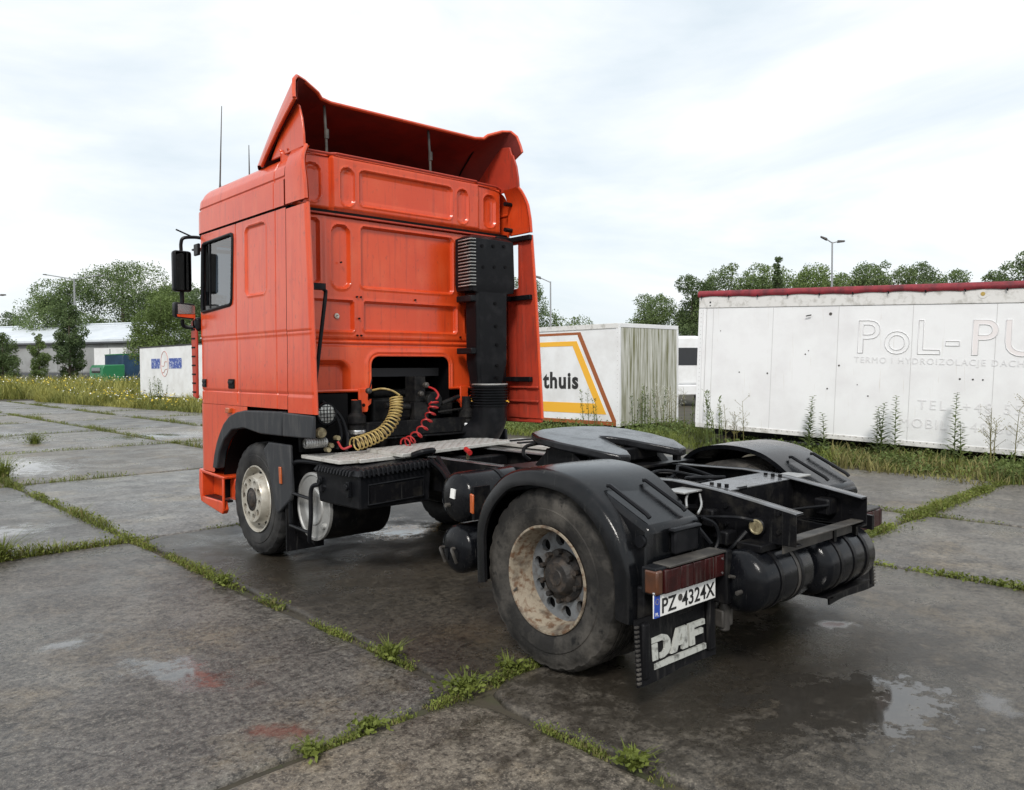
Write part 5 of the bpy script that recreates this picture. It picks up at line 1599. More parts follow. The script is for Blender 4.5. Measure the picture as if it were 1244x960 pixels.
# ------------------------------------------------------------------ vegetation helpers
def leaf_mat(name, dark, light, trans=0.25, sat_noise=0.8):
    m = bpy.data.materials.new(name)
    m.use_nodes = True
    N, L = m.node_tree.nodes, m.node_tree.links
    b = N['Principled BSDF']
    b.inputs['Roughness'].default_value = 0.6
    b.inputs['Specular IOR Level'].default_value = 0.25
    g = N.new('ShaderNodeNewGeometry')
    t = N.new('ShaderNodeTexCoord')
    nz = N.new('ShaderNodeTexNoise')
    nz.inputs['Scale'].default_value = sat_noise
    nz.inputs['Detail'].default_value = 3
    L.new(t.outputs['Object'], nz.inputs['Vector'])
    ad = N.new('ShaderNodeMath')
    ad.operation = 'MULTIPLY_ADD'
    ad.inputs[1].default_value = 0.38
    L.new(g.outputs['Random Per Island'], ad.inputs[0])
    mr = N.new('ShaderNodeMapRange')
    mr.inputs['From Min'].default_value = 0.3
    mr.inputs['From Max'].default_value = 0.7
    mr.inputs['To Max'].default_value = 0.62
    L.new(nz.outputs['Fac'], mr.inputs['Value'])
    L.new(mr.outputs[0], ad.inputs[2])
    mi = N.new('ShaderNodeMix')
    mi.data_type = 'RGBA'
    mi.inputs['A'].default_value = (*dark, 1)
    mi.inputs['B'].default_value = (*light, 1)
    L.new(ad.outputs[0], mi.inputs['Factor'])
    L.new(mi.outputs['Result'], b.inputs['Base Color'])
    o = N['Material Output']
    tr = N.new('ShaderNodeBsdfTranslucent')
    L.new(mi.outputs['Result'], tr.inputs[0])
    ms = N.new('ShaderNodeMixShader')
    ms.inputs[0].default_value = trans
    L.new(b.outputs[0], ms.inputs[1])
    L.new(tr.outputs[0], ms.inputs[2])
    L.new(ms.outputs[0], o.inputs[0])
    return m
M['leaf_mid'] = leaf_mat('leaf_mid', (0.070, 0.112, 0.044), (0.19, 0.25, 0.095), 0.3, 0.35)
M['leaf_dark'] = leaf_mat('leaf_dark', (0.056, 0.092, 0.040), (0.145, 0.195, 0.078), 0.3, 0.35)
M['leaf_light'] = leaf_mat('leaf_light', (0.075, 0.115, 0.035), (0.20, 0.27, 0.085), 0.3, 0.5)
M['grass'] = leaf_mat('joint_grass', (0.05, 0.07, 0.014), (0.24, 0.28, 0.06), 0.3, 1.2)
M['meadow'] = leaf_mat('meadow_grass', (0.085, 0.115, 0.025), (0.42, 0.39, 0.11), 0.3, 0.25)
M['weed'] = leaf_mat('weed_leaf', (0.06, 0.09, 0.025), (0.20, 0.26, 0.08), 0.3, 3)
M['weed_dry'] = leaf_mat('weed_dry', (0.10, 0.095, 0.035), (0.30, 0.27, 0.10), 0.3, 3)
M['flower_white'] = mat('white_flower', (0.75, 0.76, 0.7), 0.7)
M['flower_yellow'] = mat('yellow_flower', (0.55, 0.42, 0.04), 0.7)
M['bark'] = mat('bark', (0.07, 0.055, 0.042), 0.9, c2=(0.13, 0.11, 0.09), vscale=6, vstretch=(1, 1, 0.2), bump=0.5, bscale=12)

def leaf_quads(rng, P, size, up_bias=0.3):
    n = len(P)
    d = rng.normal(size=(n, 3)); d[:, 2] += up_bias
    d /= np.linalg.norm(d, axis=1, keepdims=True)
    a = np.cross(d, rng.normal(size=(n, 3)))
    a /= np.linalg.norm(a, axis=1, keepdims=True)
    b = np.cross(d, a)
    s = size * rng.uniform(0.6, 1.35, (n, 1))
    V = np.stack([P - a * s * 0.5, P + b * s * 0.32, P + a * s * 0.5, P - b * s * 0.32], 1).reshape(-1, 3)
    return V, np.arange(4 * n).reshape(-1, 4)

def tree(label, x, y, h, w, seed, m='leaf_mid', leaf=0.4, n=5000, low=0.2, shape='round', group=None, name='tree', lobes=16):
    rng = np.random.default_rng(seed)
    n = int(n * 5.2)
    leaf = leaf * 0.44
    root = empty(name, (x, y, 0))
    tag(root, label, 'tree', group)
    pts = []
    c0, c1 = h * low, h
    L = []
    for k in range(lobes):
        t = (k + 0.5) / lobes
        z = c0 + (c1 - c0) * t
        if shape == 'cone':
            rad = w / 2 * (1 - t) ** 0.8 + 0.1
        elif shape == 'loose':
            rad = w / 2 * (0.5 + 0.5 * math.sin(math.pi * min(1, t * 1.1)))
        else:
            rad = w / 2 * math.sqrt(max(0.05, 1 - (2 * t - 0.9) ** 2 * 0.85))
        a = rng.uniform(0, 6.28) + k * 2.4
        q = rng.uniform(0.25, 0.75) * rad
        lr = max(0.25, rad * rng.uniform(0.42, 0.66)) * (1.0 if lobes < 30 else 0.72)
        if shape == 'cone':
            q *= 0.6
        zc = min(z, h - lr * 0.75)
        L.append((q * math.cos(a), q * math.sin(a), zc, lr))
    tot = sum(l[3] ** 2 for l in L)
    for (lx, ly, lz, lr) in L:
        k = int(n * lr * lr / tot)
        d = rng.normal(size=(k, 3))
        d /= np.linalg.norm(d, axis=1, keepdims=True)
        r = lr * (rng.uniform(0.45, 1.0, (k, 1)) ** 0.6) * (1 + 0.22 * np.sin(d[:, :1] * 7 + lx) * np.cos(d[:, 1:2] * 6 + ly))
        P = d * r * np.array([1, 1, 0.8]) + np.array([lx, ly, lz])
        # thin out patches so that gaps open up
        hole = np.sin(P[:, 0] * 5.1 / lr + lx) + np.sin(P[:, 1] * 4.3 / lr + ly) + np.sin(P[:, 2] * 4.7 / lr)
        P = P[hole > -1.9]
        pts.append(P)
    P = np.concatenate(pts)
    V, F = leaf_quads(rng, P, leaf)
    fast_mesh('crown', V, F, M[m], root)
    g = MB()
    tr = max(0.05, h * 0.017)
    g.tube([(0, 0, -0.05), (0.02 * h * 0.1, 0, h * 0.3), (0.0, 0.02, h * 0.6), (0.05, 0, h * 0.88)], [tr * 1.3, tr, tr * 0.6, tr * 0.15], 8)
    for k in range(6):
        lx, ly, lz, lr = L[(k * 2 + 1) % len(L)]
        zb = max(h * 0.15, lz - h * 0.18)
        g.tube([(0, 0, zb), (lx * 0.5, ly * 0.5, (zb + lz) / 2 + 0.1), (lx, ly, lz)], [tr * 0.5, tr * 0.3, tr * 0.1], 6)
    g.build('trunk', M['bark'], root)
    return root

def blades(rng, X, Y, H, wid, lean=0.35, z0=-0.03):
    """one bent grass blade (two quads) per point"""
    n = len(X)
    a = rng.uniform(0, 2 * math.pi, n)
    dx, dy = np.cos(a), np.sin(a)
    l1 = rng.uniform(0.05, lean, n) * H
    l2 = l1 * rng.uniform(2.2, 3.4, n)
    px, py = -dy * wid / 2, dx * wid / 2
    z0 = np.zeros(n) + z0
    b0 = np.stack([X + px, Y + py, z0], 1)
    b1 = np.stack([X - px, Y - py, z0], 1)
    m0 = np.stack([X + dx * l1 + px * 0.8, Y + dy * l1 + py * 0.8, z0 + H * 0.55], 1)
    m1 = np.stack([X + dx * l1 - px * 0.8, Y + dy * l1 - py * 0.8, z0 + H * 0.55], 1)
    t0 = np.stack([X + dx * l2 + px * 0.1, Y + dy * l2 + py * 0.1, z0 + H], 1)
    t1 = np.stack([X + dx * l2 - px * 0.1, Y + dy * l2 - py * 0.1, z0 + H], 1)
    V = np.stack([b0, b1, m1, m0, t1, t0], 1).reshape(-1, 3)
    i = np.arange(n)[:, None] * 6
    F = np.concatenate([i + np.array([[0, 1, 2, 3]]), i + np.array([[3, 2, 4, 5]])], 0)
    return V, F

def merge(parts):
    Vs, Fs, o = [], [], 0
    for V, F in parts:
        Vs.append(V); Fs.append(F + o); o += len(V)
    return np.concatenate(Vs), np.concatenate(Fs)

# ------------------------------------------------------------------ weeds in the slab joints
rng = np.random.default_rng(11)
def seg_density(kind, i, t, x, y):
    return 1.0
parts = []
leafp = []
def joint(p0, p1, dens, hmin, hmax, width=0.05, patch=2.0, thr=0.0, seed=0):
    """scatter blades and small leaves along a joint between two lattice points"""
    a, b = np.array(grid_pt(*p0)), np.array(grid_pt(*p1))
    Ln = np.linalg.norm(b - a)
    n = int(Ln * dens)
    t = rng.uniform(0, 1, n)
    s = t * Ln
    ph = rng.uniform(0, 6.28, 4)
    f = np.sin(s * patch + ph[0]) + 0.8 * np.sin(s * patch * 2.3 + ph[1]) + 0.6 * np.sin(s * patch * 5.1 + ph[2])
    keep = f > thr + rng.normal(0, 0.35, n)
    t, f = t[keep], f[keep]
    n = len(t)
    off = rng.normal(0, width, n)
    d = (b - a) / Ln
    X = a[0] + (b[0] - a[0]) * t - d[1] * off
    Y = a[1] + (b[1] - a[1]) * t + d[0] * off
    H = rng.uniform(hmin, hmax, n) * np.clip(0.5 + 0.3 * (f - thr), 0.35, 1.5) * np.exp(-(off / (width * 2)) ** 2)
    H = np.maximum(H, 0.015)
    nb = int(n * 0.7)
    parts.append(blades(rng, X[:nb], Y[:nb], H[:nb], 0.006 + 0.04 * H[:nb], 0.45))
    P = np.stack([X[nb:], Y[nb:], rng.uniform(0.0, 1.0, n - nb) * H[nb:] * 0.75], 1)
    leafp.append((P, np.clip(H[nb:].mean() if n > nb else 0.03, 0.02, 0.05)))
# the long joint left of the truck
joint((-1.68, 5.4), (-1.68, 20), 420, 0.04, 0.12, 0.055, 1.3, -1.2)
joint((-1.68, 2.2), (-1.68, 5.4), 900, 0.02, 0.075, 0.045, 1.9, -0.6)
joint((-1.68, 0.2), (-1.68, 2.4), 1500, 0.015, 0.055, 0.028, 3.4, 0.35)
joint((-1.68, -1.6), (-1.68, 0.25), 1700, 0.015, 0.05, 0.028, 3.8, 0.7)
joint((-1.68, 20), (-1.68, 46), 160, 0.04, 0.12, 0.07, 0.8, -1.0)
# cross joints
joint((-5.8, 5.33), (-1.68, 5.33), 900, 0.04, 0.12, 0.05, 1.5, -0.9)
joint((-1.68, 5.33), (2.5, 5.33), 420, 0.03, 0.09, 0.04, 1.7, -0.8)
joint((-3.0, 0.18), (-1.68, 0.18), 2200, 0.015, 0.05, 0.026, 4.0, 0.55)
joint((-1.75, 0.18), (-1.05, 0.18), 2600, 0.02, 0.06, 0.035, 3.0, -0.2)
for k, y in enumerate(YJ[4:11]):
    joint((-10, y), (8.7, y), 260 if k < 2 else 190, 0.04, 0.13, 0.06, 0.9, -0.5)
for x in (2.58, 5.25):
    joint((x, 5.5), (x, 46), 200, 0.05, 0.15, 0.07, 0.8, -1.0)
joint((-5.85, 5.5), (-5.85, 40), 80, 0.04, 0.1, 0.06, 0.9, -0.3)
# right of the truck
joint((2.58, -3.5), (2.58, 1.2), 1200, 0.03, 0.09, 0.05, 1.6, -1.6)
joint((2.58, 0.18), (8.7, 0.18), 1300, 0.03, 0.10, 0.07, 1.4, -1.6)
joint((5.25, -3.5), (5.25, 0.18), 420, 0.03, 0.08, 0.04, 2.1, 0.2)
joint((5.25, 0.18), (5.25, 5.3), 520, 0.04, 0.10, 0.06, 1.5, -0.9)
joint((2.58, 1.2), (2.58, 5.3), 300, 0.03, 0.09, 0.05, 1.6, -0.9)
joint((2.58, -4.95), (8.7, -4.95), 300, 0.03, 0.09, 0.05, 1.6, -0.9)
dry = []
for q_, (V_, F_) in enumerate(parts):
    nb_ = len(V_) // 6
    kk = rng.random(nb_) < 0.3
    V6 = V_.reshape(nb_, 6, 3)
    for sel, dst in ((kk, dry), (~kk, None)):
        W_ = V6[sel].reshape(-1, 3)
        i_ = np.arange(sel.sum())[:, None] * 6
        G_ = np.concatenate([i_ + np.array([[0, 1, 2, 3]]), i_ + np.array([[3, 2, 4, 5]])], 0)
        if dst is not None:
            dst.append((W_, G_))
        else:
            parts[q_] = (W_, G_)
V, F = merge(dry)
tag(fast_mesh('joint_dry_grass', V, F, M['weed_dry']), 'dry brown grass blades mixed into the slab joints', 'grass', kind='stuff')
V, F = merge(parts)
jg = fast_mesh('joint_grass', V, F, M['grass'])
tag(jg, 'low green grass growing in the joints between concrete slabs', 'grass', kind='stuff')
lv = [leaf_quads(rng, P, s * 0.62, 0.8) for P, s in leafp if len(P)]
V, F = merge(lv)
jl = fast_mesh('joint_weed_leaves', V, F, M['grass'])
tag(jl, 'small weed leaves sprouting along the slab joints', 'weeds', kind='stuff')
# single rosettes near the camera
def rosette(label, x, y, r, n, seed, hgt=0.06, m='grass'):
    rg = np.random.default_rng(seed)
    root = empty('weed_tuft', (x, y, 0))
    tag(root, label, 'weed', 'weed tufts in the joints near the camera')
    k = n
    a = rg.uniform(0, 6.28, k)
    q = rg.uniform(0, r * 0.4, k)
    V, F = blades(rg, q * np.cos(a), q * np.sin(a), rg.uniform(hgt * 0.5, hgt * 1.3, k), rg.uniform(0.006, 0.014, k), 0.7, -0.01)
    fast_mesh('grass_blades', V, F, M[m], root)
    P = np.stack([rg.normal(0, r * 0.45, k * 2), rg.normal(0, r * 0.45, k * 2), rg.uniform(0.005, hgt * 0.7, k * 2)], 1)
    V, F = leaf_quads(rg, P, 0.032, 1.2)
    fast_mesh('leaves', V, F, M[m], root)
rosette('green leafy tuft where the joints cross, in front of the rear wheel', -1.68, 0.12, 0.13, 90, 1, 0.07)
rosette('small tuft touching the rear tyre on its near side', -1.33, 0.16, 0.08, 50, 2, 0.07)
rosette('yellow-tipped grass tuft at the bottom edge right of the rear wheel', -1.66, -1.0, 0.09, 60, 3, 0.075)
rosette('grass tuft with dry tips left of the joint crossing', -1.72, 0.78, 0.09, 60, 4, 0.09)
rosette('leafy weed halfway along the near cross joint', -2.3, 0.07, 0.08, 60, 5, 0.05)
rosette('leafy weed near the bottom of the cross joint', -2.62, 0.04, 0.07, 50, 6, 0.05)
rosette('bright weed in the joint beyond the front wheel crossing', -1.79, 3.05, 0.10, 60, 7, 0.08)
rosette('tall grass tuft at the left picture edge beside the joint', -2.95, 5.15, 0.16, 120, 8, 0.22)
rosette('weed clump at the far left end of the long joint', -1.93, 11.3, 0.26, 220, 9, 0.33)
rosette('pale grass clump on the slab at far left', -0.2, 17.8, 0.3, 160, 10, 0.25)

# ------------------------------------------------------------------ verge and meadow
def region_blades(poly, n, hmin, hmax, wid, seed, lean=0.4, patchy=True, z0=-0.03):
    rg = np.random.default_rng(seed)
    P = np.array(poly)
    lo, hi = P.min(0), P.max(0)
    X = rg.uniform(lo[0], hi[0], n * 3); Y = rg.uniform(lo[1], hi[1], n * 3)
    ins = np.zeros(len(X), bool)
    j = len(P) - 1
    for i in range(len(P)):
        xi, yi, xj, yj = *P[i], *P[j]
        c = ((yi > Y) != (yj > Y)) & (X < (xj - xi) * (Y - yi) / (yj - yi + 1e-12) + xi)
        ins ^= c
        j = i
    X, Y = X[ins][:n], Y[ins][:n]
    f = np.sin(X * 1.3 + 1) + np.sin(Y * 1.1 + X * 0.4) + np.sin(X * 3.1 - Y * 2.3)
    H = rg.uniform(hmin, hmax, len(X)) * np.clip(0.75 + 0.22 * f, 0.3, 1.5)
    return blades(rg, X, Y, H, wid * rg.uniform(0.6, 1.4, len(X)), lean, z0)
verge_poly = [(9.35, 3.7), (8.75, 2.5), (8.6, 1.4), (8.2, 0.65), (8.7, 0.25), (9.5, -0.5), (9.5, -8), (12.4, -8), (11.4, 6.7), (14.5, 9.9), (16, 16), (10.9, 20), (9.2, 14.0), (9.2, 9.0), (9.6, 5.5)]
V, F = region_blades(verge_poly, 28000, 0.04, 0.22, 0.016, 21, 0.55)
vg = fast_mesh('verge_grass', V, F, M['grass'])
tag(vg, 'grassy verge along the foot of the parked white trailers', 'grass', kind='stuff')
V, F = region_blades([(8.6, 3.0), (8.1, 0.75), (8.7, 0.3), (9.6, -0.2), (10.3, 4)], 1300, 0.10, 0.34, 0.018, 22, 0.5)
vg2 = fast_mesh('verge_weeds', V, F, M['weed_dry'])
tag(vg2, 'brownish dry grass mixed into the verge at the right', 'grass', kind='stuff')
rgv = np.random.default_rng(77)
cl = rgv.uniform(0, 1, (150, 2))
cx_ = 9.0 + cl[:, 0] * 1.6
cy_ = 0.3 + cl[:, 1] * 6.0
cx_ += (cy_ - 0.3) * 0.12
hh_ = rgv.uniform(0.04, 0.26, 150)
P = np.concatenate([np.stack([rgv.normal(a, 0.16, 70), rgv.normal(b, 0.16, 70), rgv.uniform(0, 1, 70) ** 1.3 * c], 1) for a, b, c in zip(cx_, cy_, hh_)])
cl2 = rgv.uniform(0, 1, (160, 2))
P2_ = np.concatenate([np.stack([rgv.normal(9.6 + a * 4.0, 0.2, 50), rgv.normal(8.2 + b * 5.5, 0.2, 50), rgv.uniform(0, 1, 50) * rgv.uniform(0.1, 0.4)], 1) for a, b in cl2])
P2_ = P2_[(P2_[:, 0] < 11.4) | (P2_[:, 1] < 10.1)]
V, F = leaf_quads(rgv, np.concatenate([P, P2_]), 0.055, 0.7)
tag(fast_mesh('verge_leaves', V, F, M['weed']), 'leafy green weeds covering the verge before the trailers', 'weeds', kind='stuff')
md = [(9.0, 47.5), (2.0, 52), (-4, 60), (-10, 70), (-10, 95), (28, 95), (28, 60), (16, 44), (9.4, 42), (8.0, 40), (8.6, 44)]
V, F = region_blades(md, 60000, 0.3, 1.15, 0.06, 23, 0.45)
mg_ = fast_mesh('meadow_grass', V, F, M['meadow'])
tag(mg_, 'tall yellowing meadow grass beyond the far left slabs', 'grass', kind='stuff')
V, F = region_blades([(8.3, 46.5), (9.4, 32.5), (8.7, 24.5), (7.4, 25.5), (6.7, 33), (5.2, 45), (6, 50)], 17000, 0.15, 0.65, 0.035, 24, 0.45)
md2 = fast_mesh('meadow_edge', V, F, M['meadow'])
tag(md2, 'yellow and green weeds in front of the low white container', 'weeds', kind='stuff')
rg = np.random.default_rng(25)
k = 420
P = np.stack([rg.uniform(-2, 14, k), rg.uniform(50, 62, k), rg.uniform(0.8, 1.3, k)], 1)
P2 = np.stack([rg.uniform(6.2, 9.0, 140), rg.uniform(30, 46, 140), rg.uniform(0.3, 0.8, 140)], 1)
V, F = leaf_quads(rg, np.concatenate([P, P2]), 0.10, 1.5)
yf = np.stack([rg.uniform(-4, 16, 700), rg.uniform(49, 66, 700), rg.uniform(0.5, 1.2, 700)], 1)
yf2 = np.stack([rg.uniform(6.2, 9.2, 260), rg.uniform(28, 46, 260), rg.uniform(0.2, 0.7, 260)], 1)
Vy, Fy = leaf_quads(rg, np.concatenate([yf, yf2]), 0.11, 1.0)
tag(fast_mesh('meadow_yellow_flowers', Vy, Fy, M['flower_yellow']), 'yellow flower heads scattered through the far meadow', 'flowers', kind='stuff')
fl = fast_mesh('meadow_flowers', V, F, M['flower_white'])
tag(fl, 'white flower heads dotted through the yellow meadow', 'flowers', kind='stuff')

# tall single weeds
def tall_weed(label, x, y, h, seed, style='leafy', n_stem=1, spread=0.08):
    rg = np.random.default_rng(seed)
    root = empty('tall_weed', (x, y, 0))
    tag(root, label, 'weed', 'tall weeds along the trailers')
    Ls = []
    sm = MB()
    fpts = []
    for s in range(n_stem):
        bx, by = rg.normal(0, spread, 2)
        hh = h * rg.uniform(0.7, 1.0) if s else h
        tx, ty = rg.normal(0, 0.07, 2) * hh
        sm.tube([(bx, by, -0.03), (bx + tx * 0.3, by + ty * 0.3, hh * 0.5), (bx + tx, by + ty, hh)], [0.009, 0.007, 0.003], 5)
        if style == 'leafy':
            k = int(52 * hh)
            t = np.linspace(0.15, 1.0, k)
            a = np.arange(k) * 2.4
            ln = 0.20 * (1.1 - t * 0.75) * rg.uniform(0.7, 1.2, k)
            for i in range(k):
                c = np.array([bx + tx * t[i] ** 1.5, by + ty * t[i] ** 1.5, hh * t[i]])
                d = np.array([math.cos(a[i]), math.sin(a[i]), 0.45])
                sd = np.array([-math.sin(a[i]), math.cos(a[i]), 0]) * 0.026
                l = ln[i]
                Ls.append([c, c + d * l * 0.5 + sd, c + d * l + np.array([0, 0, -0.02]), c + d * l * 0.5 - sd])
        elif style == 'airy':
            for i in range(14):
                t = rg.uniform(0.35, 1.0)
                c = np.array([bx + tx * t, by + ty * t, hh * t])
                a = rg.uniform(0, 6.28)
                e = c + np.array([math.cos(a), math.sin(a), 0.9]) * rg.uniform(0.05, 0.16)
                sm.tube([tuple(c), tuple(e)], 0.0025, 4)
                for q in range(5):
                    fpts.append(e + rg.normal(0, 0.02, 3))
        else:
            k = int(40 * hh)
            for i in range(k):
                t = rg.uniform(0.3, 1.05)
                c = np.array([bx + tx * t, by + ty * t, hh * t]) + rg.normal(0, 0.035 * (1.3 - t), 3)
                a = rg.uniform(0, 6.28)
                d = np.array([math.cos(a), math.sin(a), 0.8]) * 0.07
                sd = np.array([-math.sin(a), math.cos(a), 0]) * 0.012
                Ls.append([c, c + d * 0.5 + sd, c + d, c + d * 0.5 - sd])
    st = sm.build('stem', M['weed'] if style != 'airy' else M['weed_dry'], root, recalc=False)
    if Ls:
        V = np.array(Ls).reshape(-1, 3)
        fast_mesh('leaves', V, np.arange(len(V)).reshape(-1, 4), M['weed'], root)
    if fpts:
        V, F = leaf_quads(rg, np.array(fpts), 0.022, 0.5)
        fast_mesh('seed_heads', V, F, M['flower_white'] if seed % 2 else M['weed_dry'], root)['kind'] = 'stuff'
for a in (('leafy weed stalk before the white trailer, left of its middle', 10.0, 4.22, 1.12, 31, 'leafy', 2), ('short weed stalk beside the leafy one under the trailer', 10.0, 3.9, 0.8, 32, 'leafy', 1),
          ('bushy pale weed with several stems under the faded lettering', 10.15, 2.78, 1.15, 33, 'leafy', 4), ('tallest straight weed stalk in front of the trailer at right', 10.2, 1.88, 1.22, 34, 'leafy', 1),
          ('low weed stalk right of the tallest one', 10.25, 1.55, 0.75, 35, 'leafy', 1), ('dry airy weed with brown seed heads by the trailer right end', 10.25, 1.22, 1.0, 36, 'airy', 3),
          ('airy weed with seed heads at the right picture edge', 10.3, 0.72, 1.15, 38, 'airy', 4),
          ('pale yellow-green weeds at the left corner of the long trailer', 9.75, 6.1, 1.15, 41, 'fluffy', 6), ('dry airy stalks beside the pale weeds at the trailer corner', 9.75, 5.6, 1.0, 42, 'airy', 4),
          ('yellow-green weed clump before the mouldy trailer end', 12.2, 9.9, 1.15, 43, 'fluffy', 9), ('white flowering weeds beside the clump at the mouldy trailer end', 13.1, 9.75, 1.2, 45, 'airy', 8),
          ('thin weeds before the lower right of the yellow stripe', 11.1, 10.9, 1.05, 46, 'fluffy', 4), ('dark airy weeds in front of the black lettering', 10.9, 13.0, 1.35, 48, 'airy', 5),
          ('small weeds in the gap between the two trailers', 13.4, 8.9, 0.9, 49, 'fluffy', 8), ('bushy weed at the right picture edge where the joint meets the verge', 8.65, 0.42, 0.42, 50, 'fluffy', 14),
          ('weed clump in front of the low white container', 7.6, 33.2, 1.3, 52, 'fluffy', 12)):
    tall_weed(*a, spread=0.10 if a[6] < 6 else 0.2)

# ------------------------------------------------------------------ long white trailer at the right
M['trailer_white'] = mat('trailer_white', (0.78, 0.79, 0.80), 0.45, c2=(0.70, 0.70, 0.71), vscale=1.2, vlo=0.45, vhi=0.7, c3=(0.54, 0.50, 0.44), s3=5, lo3=0.64, hi3=0.85, st3=(5, 5, 0.25))
M['trailer_top'] = mat('trailer_top_band', (0.66, 0.655, 0.64), 0.6, c2=(0.40, 0.39, 0.36), vscale=7, vlo=0.5, vhi=0.72, bump=0.2, bscale=40)
M['tarp_red'] = mat('tarp_red', (0.24, 0.02, 0.03), 0.6, c2=(0.10, 0.012, 0.018), vscale=5, bump=0.3, bscale=14)
M['panel_seam'] = mat('panel_seam', (0.50, 0.50, 0.50), 0.6)
M['faded_ink'] = mat('faded_grey_ink', (0.70, 0.70, 0.71), 0.6)
M['faded_pink'] = mat('faded_pink_ink', (0.745, 0.71, 0.71), 0.6)
M['stain'] = mat('drip_stain', (0.42, 0.30, 0.08), 0.6)
tdir = Vector((0.74, -5.96, -0.22)).normalized()
t_root = empty('box_trailer', (0, 0, 0))
tag(t_root, 'long white box trailer with red tarp edge and faded grey lettering', 'trailer')
ty = Vector((-tdir.y, tdir.x, 0)).normalized() * 1.0      # away from the yard
if ty.x < 0: ty = -ty
tz = tdir.cross(ty)
if tz.z < 0: tz = -tz
A0 = Vector((10.08, 6.85, 0.46))
TL, TWd, TH = 13.2, 2.5, 2.8
def tp(u, v, w):
    return A0 + tdir * u + ty * v + tz * w
def tbox(g, u0, u1, v0, v1, w0, w1):
    return g.hexa([tp(u0, v0, w0), tp(u1, v0, w0), tp(u1, v1, w0), tp(u0, v1, w0)], [tp(u0, v0, w1), tp(u1, v0, w1), tp(u1, v1, w1), tp(u0, v1, w1)])
def tpart(name, m, parent, bevel, *b):
    g = MB(); tbox(g, *b); return g.build(name, M[m], parent, bevel=bevel)
body = tpart('trailer_body', 'trailer_white', t_root, 0.01, 0, TL, 0, TWd, 0, TH - 0.32)
tpart('top_band', 'trailer_top', t_root, 0.008, -0.01, TL + 0.01, -0.014, TWd + 0.014, TH - 0.32, TH)
tpart('bottom_rail', 'trailer_top', t_root, 0.006, 0, TL, -0.015, TWd + 0.015, -0.06, 0.035)
tpart('corner_post', 'trailer_white', t_root, 0.006, -0.012, 0.12, -0.012, 0.10, 0.035, TH - 0.33)
for u in (0.32, 1.62, 2.9, 4.2, 5.5, 6.8, 8.1, 9.4, 10.7, 12.0):
    tpart('panel_joint', 'panel_seam', body, 0, u, u + 0.008, -0.003, 0.01, 0.04, TH - 0.33)
for u in (0.17, 0.09):
    tpart('rivet_strip', 'panel_seam', body, 0, u, u + 0.006, -0.014, 0.0, 0.04, TH - 0.33)
for k in range(26):
    p = tp(0.05, -0.016, 0.12 + k * 0.09)
    g = MB(); g.tube([p, p + ty * 0.012], 0.010, 6); g.build('rivet', M['panel_seam'], body)
for k in range(60):
    p = tp(0.25 + k * 0.11, -0.018, 0.012)
    g = MB(); g.tube([p, p + ty * 0.012], 0.008, 6); g.build('rivet', M['dusty'], body)
# rolled red tarp along the top
g = MB()
rows = []
for u in np.linspace(-0.03, TL, 150):
    sag = 0.018 * abs(math.sin(u * math.pi / 0.62)) + 0.008 * math.sin(u * 3.7)
    rows.append([tp(u, -0.03, TH - 0.10 + sag), tp(u, -0.055, TH - 0.06 + sag * 0.6), tp(u, -0.045, TH + 0.01), tp(u, 0.02, TH + 0.045), tp(u, 0.4, TH + 0.06)])
g.loft(rows)
g.build('tarp_edge', M['tarp_red'], t_root, recalc=False, smooth=60)
for k in range(11):
    u = 0.05 + k * 0.62 * 1.0
    p = tp(u, -0.05, TH - 0.07)
    g = MB(); g.tube([p, p - tz * 0.05 + tdir * 0.015], 0.012, 5); g.build('tarp_hook', M['black_plastic'], t_root)
tpart('tarp_roof', 'tarp_red', t_root, 0, 0.0, TL, 0.2, TWd, TH + 0.005, TH + 0.05)
# under-frame: in shade below the body
for (v0, v1) in ((0.6, 0.75), (1.75, 1.9)):
    tpart('frame_beam', 'black_steel', t_root, 0, 0.1, TL, v0, v1, -0.24, -0.06)
for u in (0.35, 3.6, 7.2, 11.0):
    g = MB(); b0 = tp(u, 0.4, -0.24)
    tbox(g, u, u + 0.3, 0.35, 2.1, -(tp(u, 0.4, 0).z) - 0.01, -0.24); g.build('timber_support', M['bark'], t_root)
# marks on the side
for (u, w, r) in ((0.25, 2.60, 0.02), (0.25, 2.53, 0.014)):
    p = tp(u, -0.02, w); g = MB(); g.tube([p, p + ty * 0.02], r, 8); g.build('side_mark', M['ink'], body)
for (u, w, r) in ((2.75, 2.33, 0.03), (2.95, 1.35, 0.018), (3.5, 0.80, 0.014), (1.55, 1.15, 0.018), (0.95, 1.15, 0.014), (2.3, 1.55, 0.014), (2.36, 1.62, 0.01), (5.0, 1.18, 0.016), (5.2, 1.18, 0.016), (5.35, 1.18, 0.014), (6.2, 1.2, 0.012), (0.5, 2.0, 0.01), (3.3, 1.0, 0.01), (2.75, 0.9, 0.016)):
    p = tp(u, -0.006, w); g = MB(); g.tube([p, p + ty * 0.012], r, 8); g.build('side_dent', M['dusty'], body)
p = tp(5.28, -0.02, TH - 0.16); g = MB(); g.tube([p, p + ty * 0.02], 0.075, 20); g.build('round_stain', M['trailer_top'], body)
p = tp(5.28, -0.024, TH - 0.16); g = MB(); g.tube([p, p + ty * 0.02], 0.035, 16); g.build('round_stain', M['stain'], body)
p = tp(2.30, -0.05, 2.29); g = MB(); g.tube([p, p + tdir * 0.10 + tz * 0.02], 0.012, 6); g.build('loose_catch', M['ink'], body)
TF = lambda u, w, v=-0.006: frame(tp(u, v, w), tdir, tz, -ty)
text_mesh('PoL-', 0.88, M['faded_ink'], 'faded_lettering', body, TF(3.22, 1.60, -0.007), outline=0.007, spacing=1.1)
